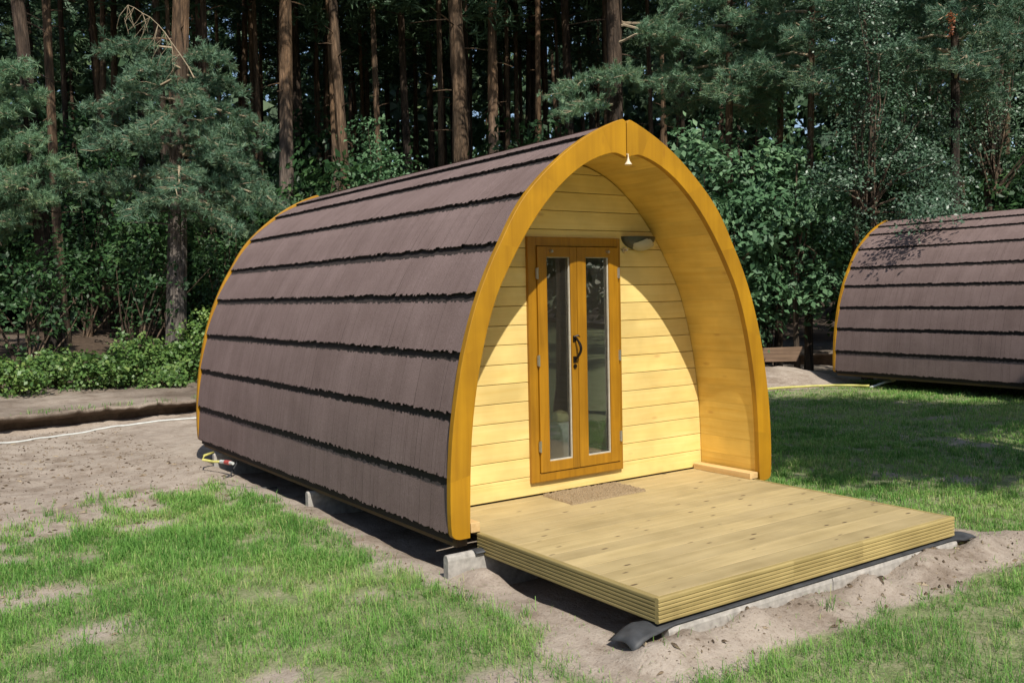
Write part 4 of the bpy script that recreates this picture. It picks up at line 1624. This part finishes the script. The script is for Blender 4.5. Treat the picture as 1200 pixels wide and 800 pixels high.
pine(643, 646, 26, 0.16, 'bark_o', 'thin reddish pole pine above the front end of the roof ridge', idx=18)
pine(672, 668, 20, 0.25, 'bark', 'greyish pine left of the dark red pine near the pod apex', idx=19)
pine(699, 697, 23, 0.18, 'bark', 'short visible dark pine between the greyish and the dark red pine', idx=20)
pine(727, 724, 16.8, 0.36, 'bark', 'thick dark red pine behind the pod apex with a pale bough to its right', bough=B_mid, idx=21)
pine(793, 800, 21, 0.16, 'bark_o', 'thin pine right of the apex below the pale hanging bough', idx=22)
pine(852, 858, 17, 0.16, 'bark_o', 'slim reddish pine beneath heavy blue-green boughs right of the apex', bough=B_right, idx=23)
pine(912, 920, 18, 0.14, 'bark_o', 'slim pine amid young oak leaves between the two pods', idx=24)
pine(948, 952, 16.6, 0.13, 'bark_o', 'slim pine with flaking orange bark and boughs left of the small-leaved tree', bough=B_right, idx=25)
pine(1002, 1000, 17.5, 0.13, 'bark_o', 'thin flaky orange pine inside the small-leaved tree above the farther pod', idx=26)
pine(1120, 1116, 16.5, 0.16, 'bark', 'pine with brownish hanging boughs above the roof of the farther pod', bough=B_right, idx=27)
pine(1160, 1165, 20, 0.24, 'bark', 'dark pine standing behind the farther pod near the right edge', idx=28)
pine(1177, 1181, 20, 0.13, 'bark_o', 'thin pinkish pine next to the dark pine at the right edge', idx=29)

# trunks deep in the wood
rf = random.Random(21)
for i in range(120):
    px = rf.uniform(-160, 1380)
    dist = rf.uniform(23, 50)
    pine(px, px + rf.uniform(-14, 14), dist, rf.uniform(0.13, 0.30), rf.choice(['bark', 'bark_o', 'bark']), 'slender pine standing deep in the shaded wood behind the front trunks',
         'pines deep in the wood', idx=i + 3)

for i in range(34):
    px = rf.uniform(290, 790)
    pine(px, px + rf.uniform(-14, 14), rf.uniform(24, 36), rf.uniform(0.13, 0.24), rf.choice(['bark_o', 'bark_g', 'bark_o']), 'slender pine standing deep in the shaded wood behind the front trunks',
         'pines deep in the wood', idx=3 * i)

# dead twig arching over the bough-laden pine
mb = MB()
p0, p1 = at(150, 6, 16.9), at(228, 92, 16.7)
pts = []
for i in range(10):
    t = i / 9
    p = p0 * (1 - t) + p1 * t
    p = p + np.array([0, 0, 0.22 * math.sin(t * math.pi)]) + rng.standard_normal(3) * 0.015
    pts.append(p)
mb.tube(pts, [0.004 + 0.007 * (i / 9) for i in range(10)], 6, 0.5)
for i in range(0, 8):
    for s in (0, 1, 2):
        q = pts[i] + rt * rng.uniform(-0.35, 0.1) + np.array([0, 0, -rng.uniform(0.15, 0.5)])
        mb.tube([pts[i], (pts[i] + q) / 2 + rng.standard_normal(3) * .04, q], [0.0045, 0.0035, 0.002], 5, 0.5)
o4 = [o for o in COL.objects if o.get('label', '').startswith('pine with pale grey lower')][0]
db = mb.build('dead_branch', M['twig'], None)
db.parent = o4
bpy.context.view_layer.update()
db.matrix_parent_inverse = o4.matrix_world.inverted()


# broadleaf trees and bushes
def bushy(name, cat, px, dist, ells, nl, size, seed, material, label, group, r=0.02, ns=8, trunk=None, k=1.2, **kw):
    dist = dist * k
    b = at(px, 400, dist)
    z = ground_z(b[0], b[1])
    root = empty(name, (b[0], b[1], z), VA - math.pi / 2)   # local x = right in the photo, y = away
    root.scale = (k, k, k)
    me_, cen = broadleaf(ells, nl, size, seed, material, **kw)
    link('crown', me_, root)
    if trunk:
        h, tr = trunk
        link('trunk', trunk_mesh(h, tr, seed, 8, 'bark_b', 0.12, False), root)
    link('stems', stems(cen, ns, (0, 0, 0.0 if not trunk else trunk[0] * 0.45), r, seed), root)
    tag(root, label, cat, group)
    return root


EDGE = 'broadleaf trees at the forest edge'
bushy('oak_sapling', 'tree', 850, 15.2, [(0.1, 0, 2.9, 0.9, 0.7, 0.7), (-0.3, 0.1, 2.2, 0.6, 0.6, 0.6), (0.5, -0.1, 2.1, 0.7, 0.6, 0.6), (0.1, 0, 1.2, 0.8, 0.7, 0.7), (-0.4, 0.2, 3.7, 0.5, 0.5, 0.4)], 5000, 0.13, 201, 'oak',
      'young oak with large green leaves just right of the pod arch', EDGE, trunk=(3.6, 0.05), ns=16, spread=0.27, per=40, k=1.2)
bushy('oak_sapling', 'tree', 935, 14.8, [(0, 0, 2.5, 0.9, 0.7, 0.6), (0.2, 0, 1.6, 0.7, 0.6, 0.7), (-0.3, 0.1, 3.2, 0.6, 0.6, 0.5), (-0.5, 0, 1.35, 0.4, 0.4, 0.4)], 3600, 0.125, 202, 'oak',
      'oak sapling with drooping leaf sprays above the brown board', EDGE, trunk=(3.2, 0.045), ns=14, spread=0.27, per=40, k=1.25)
bushy('birch_tree', 'tree', 1015, 15.0, [(0.1, 0, 4.4, 1.0, 0.8, 1.2), (0.2, -1.35, 2.5, 0.6, 0.5, 0.38), (0.75, -0.2, 3.2, 0.85, 0.8, 1.0), (-0.3, 0, 3.0, 0.7, 0.7, 0.9), (0.4, 0, 2.35, 0.75, 0.6, 0.55), (0, 0, 5.6, 0.7, 0.7, 0.7), (1.1, -0.3, 2.5, 0.5, 0.5, 0.6)], 16000, 0.055, 203, 'birch',
      'tree with small glittering leaves hanging over the rear of the farther pod', EDGE, trunk=(5.6, 0.07), ns=22, spread=0.2, per=34)
bushy('birch_tree', 'tree', 1165, 18.0, [(0, 0, 5.4, 1.2, 1.0, 1.3), (0.5, 0, 3.9, 1.0, 1, 0.9), (-0.5, 0, 4.3, 0.8, 0.8, 0.8), (0.2, 0, 6.8, 1, 1, 0.8)], 12000, 0.06, 204, 'birch',
      'tree with small pale leaves rising behind the farther pod in the top right corner', EDGE, trunk=(6.5, 0.08), ns=18, spread=0.2, per=34)
bushy('birch_tree', 'tree', 1070, 19.5, [(0, 0, 5.6, 1.4, 1.0, 1.5), (0.2, 0, 3.6, 1.2, 1, 1.0)], 9000, 0.065, 209, 'birch',
      'dark small-leaved tree in the gap behind the glittering tree', EDGE, trunk=(6.2, 0.08), ns=14, spread=0.14)
bushy('hazel_bush', 'bush', 452, 17.3, [(0, 0, 3.3, 0.55, 0.5, 0.55), (0.3, 0, 2.6, 0.6, 0.5, 0.6), (-0.25, 0.1, 4.0, 0.4, 0.4, 0.5), (0.1, 0, 1.6, 0.7, 0.6, 0.7)], 3600, 0.085, 205, 'oak',
      'pale green hazel bush between trunks above the pod roof', EDGE, ns=14, spread=0.14)
bushy('young_maple', 'tree', 880, 17.5, [(0, 0, 4.4, 1.0, 0.8, 0.8), (-0.9, 0, 3.4, 0.8, 0.7, 0.7), (0.5, 0, 2.6, 0.9, 0.7, 0.8)], 4000, 0.125, 206, 'oak',
      'taller leafy sapling behind the young oak between the two pods', EDGE, trunk=(4.8, 0.06), ns=14, spread=0.27, per=40, k=1.35)
bushy('leafy_shrub', 'bush', 905, 14.2, [(0, 0, 1.0, 0.45, 0.4, 0.55), (-0.35, 0, 0.6, 0.4, 0.4, 0.45)], 1500, 0.10, 207, 'oak',
      'low leafy shrub beside the right foot of the pod, above the sand heap', EDGE, ns=10, spread=0.15, k=1.5)
SH = 'shaded shrubs under the pines'
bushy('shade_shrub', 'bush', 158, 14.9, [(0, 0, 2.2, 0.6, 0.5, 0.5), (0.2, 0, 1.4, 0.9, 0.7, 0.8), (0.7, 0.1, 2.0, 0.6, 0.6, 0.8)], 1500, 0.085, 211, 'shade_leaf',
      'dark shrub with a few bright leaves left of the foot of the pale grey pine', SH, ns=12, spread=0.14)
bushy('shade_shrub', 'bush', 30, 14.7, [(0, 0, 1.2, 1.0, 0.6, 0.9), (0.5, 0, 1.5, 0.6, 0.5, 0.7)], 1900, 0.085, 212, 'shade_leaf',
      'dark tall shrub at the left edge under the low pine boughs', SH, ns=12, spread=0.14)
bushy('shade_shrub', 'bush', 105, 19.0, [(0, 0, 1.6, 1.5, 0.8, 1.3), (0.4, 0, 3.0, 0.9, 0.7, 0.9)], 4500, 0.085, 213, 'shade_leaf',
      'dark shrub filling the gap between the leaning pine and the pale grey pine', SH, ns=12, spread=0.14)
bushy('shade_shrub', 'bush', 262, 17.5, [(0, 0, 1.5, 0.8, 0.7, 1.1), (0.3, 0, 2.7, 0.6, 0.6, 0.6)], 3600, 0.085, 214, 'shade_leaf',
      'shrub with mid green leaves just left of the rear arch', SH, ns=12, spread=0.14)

# understorey further in
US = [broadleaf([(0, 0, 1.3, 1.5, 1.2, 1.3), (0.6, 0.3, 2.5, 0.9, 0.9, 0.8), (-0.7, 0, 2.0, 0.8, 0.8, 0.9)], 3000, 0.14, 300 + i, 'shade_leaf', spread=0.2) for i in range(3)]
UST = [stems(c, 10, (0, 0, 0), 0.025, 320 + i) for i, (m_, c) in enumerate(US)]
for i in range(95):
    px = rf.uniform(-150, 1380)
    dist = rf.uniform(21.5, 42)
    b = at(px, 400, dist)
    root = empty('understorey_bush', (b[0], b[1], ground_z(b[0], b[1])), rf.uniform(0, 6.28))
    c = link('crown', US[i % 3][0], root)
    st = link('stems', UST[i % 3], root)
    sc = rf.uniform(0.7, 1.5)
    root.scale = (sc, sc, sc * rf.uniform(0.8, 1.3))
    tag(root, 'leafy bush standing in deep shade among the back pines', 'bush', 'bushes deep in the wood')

# bramble edge on the left
BR = 'brambles along the sandy track'
blab = ['bright bramble clump at the left edge of the track', 'low dark bramble clump beside the leftmost pine foot', 'rounded bramble clump with yellowish tips between two pine feet',
        'tallest bramble clump, leafy, beside the rear arch of the pod', 'bramble clump touching the rear arch', 'thin weedy clump in front of the tallest brambles', 'small bramble clump on the track edge far left']
bspec = [(18, 16.3, [(0, 0, .25, .55, .4, .33), (-.5, 0.1, .3, .4, .4, .35)], 1900), (62, 17.0, [(0, 0, .3, .55, .5, .42)], 1400), (105, 16.6, [(0, 0, .28, .5, .45, .36), (.3, .1, .22, .4, .4, .3)], 1900),
         (165, 16.9, [(0, 0, .4, .55, .45, .5), (.45, .1, .35, .45, .4, .4), (-.3, 0, .3, .4, .4, .4)], 3000), (218, 17.2, [(0, 0, .45, .55, .45, .6), (.3, .2, .9, .3, .3, .4)], 2600),
         (192, 16.2, [(0, 0, .14, .45, .3, .2)], 700), (-35, 16.6, [(0, 0, .3, .6, .5, .45)], 1500)]
for k, ((px, dist, el, nl), lab) in enumerate(zip(bspec, blab)):
    bushy('bramble_bush', 'bush', px, dist, el, nl, 0.075, 400 + k, 'bramble', lab, BR, k=1.0, r=0.008, ns=9, spread=0.10, aspect=0.7)
for k, px in enumerate((265, 330, 420, 520, 640, 760)):
    bushy('bramble_bush', 'bush', px, 17.6 + 0.3 * k, [(0, 0, .35, .8, .5, .5)], 1300, 0.08, 430 + k, 'bramble', 'bramble clump on the forest edge hidden behind the pod', 'brambles behind the pod', k=1.0, r=0.008, ns=8, spread=0.10, aspect=0.7)

# red-brown dead sprig among the boughs top right
me_, cen = broadleaf([(0, 0, 0, 0.10, 0.1, 0.16), (0.0, 0, -0.2, 0.06, 0.06, 0.2), (0.02, 0, -0.36, 0.08, 0.08, 0.12)], 170, 0.07, 500, 'brown_leaf', spread=0.05)
p = at(1114, 18, 17.2)
sp = link('dead_sprig', me_)
sp.location = p
sp.scale = (0.7, 0.7, 0.7)
tag(sp, 'small red-brown dead sprig hanging among the boughs at top right', 'sprig')

# the wood beyond, one mass
n = 300000
az = np.where(rng.random(n) < 0.58, rng.uniform(R(-38), R(100), n), rng.uniform(R(100), R(322), n))
rr = rng.uniform(40, 66, n)
zz = 26 * rng.random(n) ** 0.95
x, y = CX + rr * np.sin(az), CY + rr * np.cos(az)
nz = np.array([noise.fractal(Vector((a * 0.16, b * 0.16, c * 0.22)), 0.9, 2, 3) for a, b, c in zip(x, y, zz)])
kp = nz > -0.75 + 0.09 * np.maximum(0, zz - 4.5)
C = np.stack([x, y, zz], 1)[kp]
Nv = rnd_dirs(len(C), rng, 0.4)
P = leaf_polys(C, Nv, 0.85, rng, 0.6)
fo = link('distant_wood', np_mesh('distant_wood', P, np.clip(0.5 + 0.25 * rng.standard_normal(len(C)), 0, 1), M['needles_far']))
tag(fo, 'dark mass of distant foliage closing the view between the trunks', 'wood', kind='stuff')

# ------------------------------------------------------------------ trees outside the frame whose shade and reflection the photo shows
def shade_tree(x, y, k, label, sc=1.0, low=None):
    root = empty('pine_tree', (x, y, -0.22), k)
    link('trunk', TR['bark', k % 4], root)
    c = link('crown', HC[k % 4], root)
    c.scale = (sc, sc, 1)
    tag(root, label, 'tree', 'pines around the clearing')
    return root


OAKS = [(-1.35, -1.2, 7.3), (-1.0, 0.1, 7.6), (0.0, 1.3, 7.2), (0.8, 2.3, 7.5), (0.4, -0.3, 8.2), (1.7, 0.3, 7.5), (1.4, 1.3, 7.9), (2.6, -0.3, 7.3), (-1.9, -0.6, 7.2)]
me_, cen = broadleaf([(a_, b_, c_, 1.15, 1.1, 0.8) for a_, b_, c_ in OAKS], 30000, 0.15, 600, 'oak', spread=0.24, shell=0.4)
root = empty('oak_tree', (4.0, -4.6, -0.22))
link('crown', me_, root)
link('trunk', trunk_mesh(7.5, 0.16, 601, 12, 'bark_b', 0.1, False), root)
link('stems', stems(cen, 20, (0, 0, 4.0), 0.05, 602), root)
tag(root, 'leafy oak beside the lawn whose shade falls between the two pods', 'tree')
for k, (x, y) in enumerate([(2, -27), (6, -25), (10, -28), (13, -24), (17, -27), (21, -23), (25, -26), (29, -21), (33, -24), (36, -17), (-3, -28), (-8, -26)]):
    shade_tree(x, y, k, 'pine on the far side of the clearing, mirrored in the door glass', 1.5)
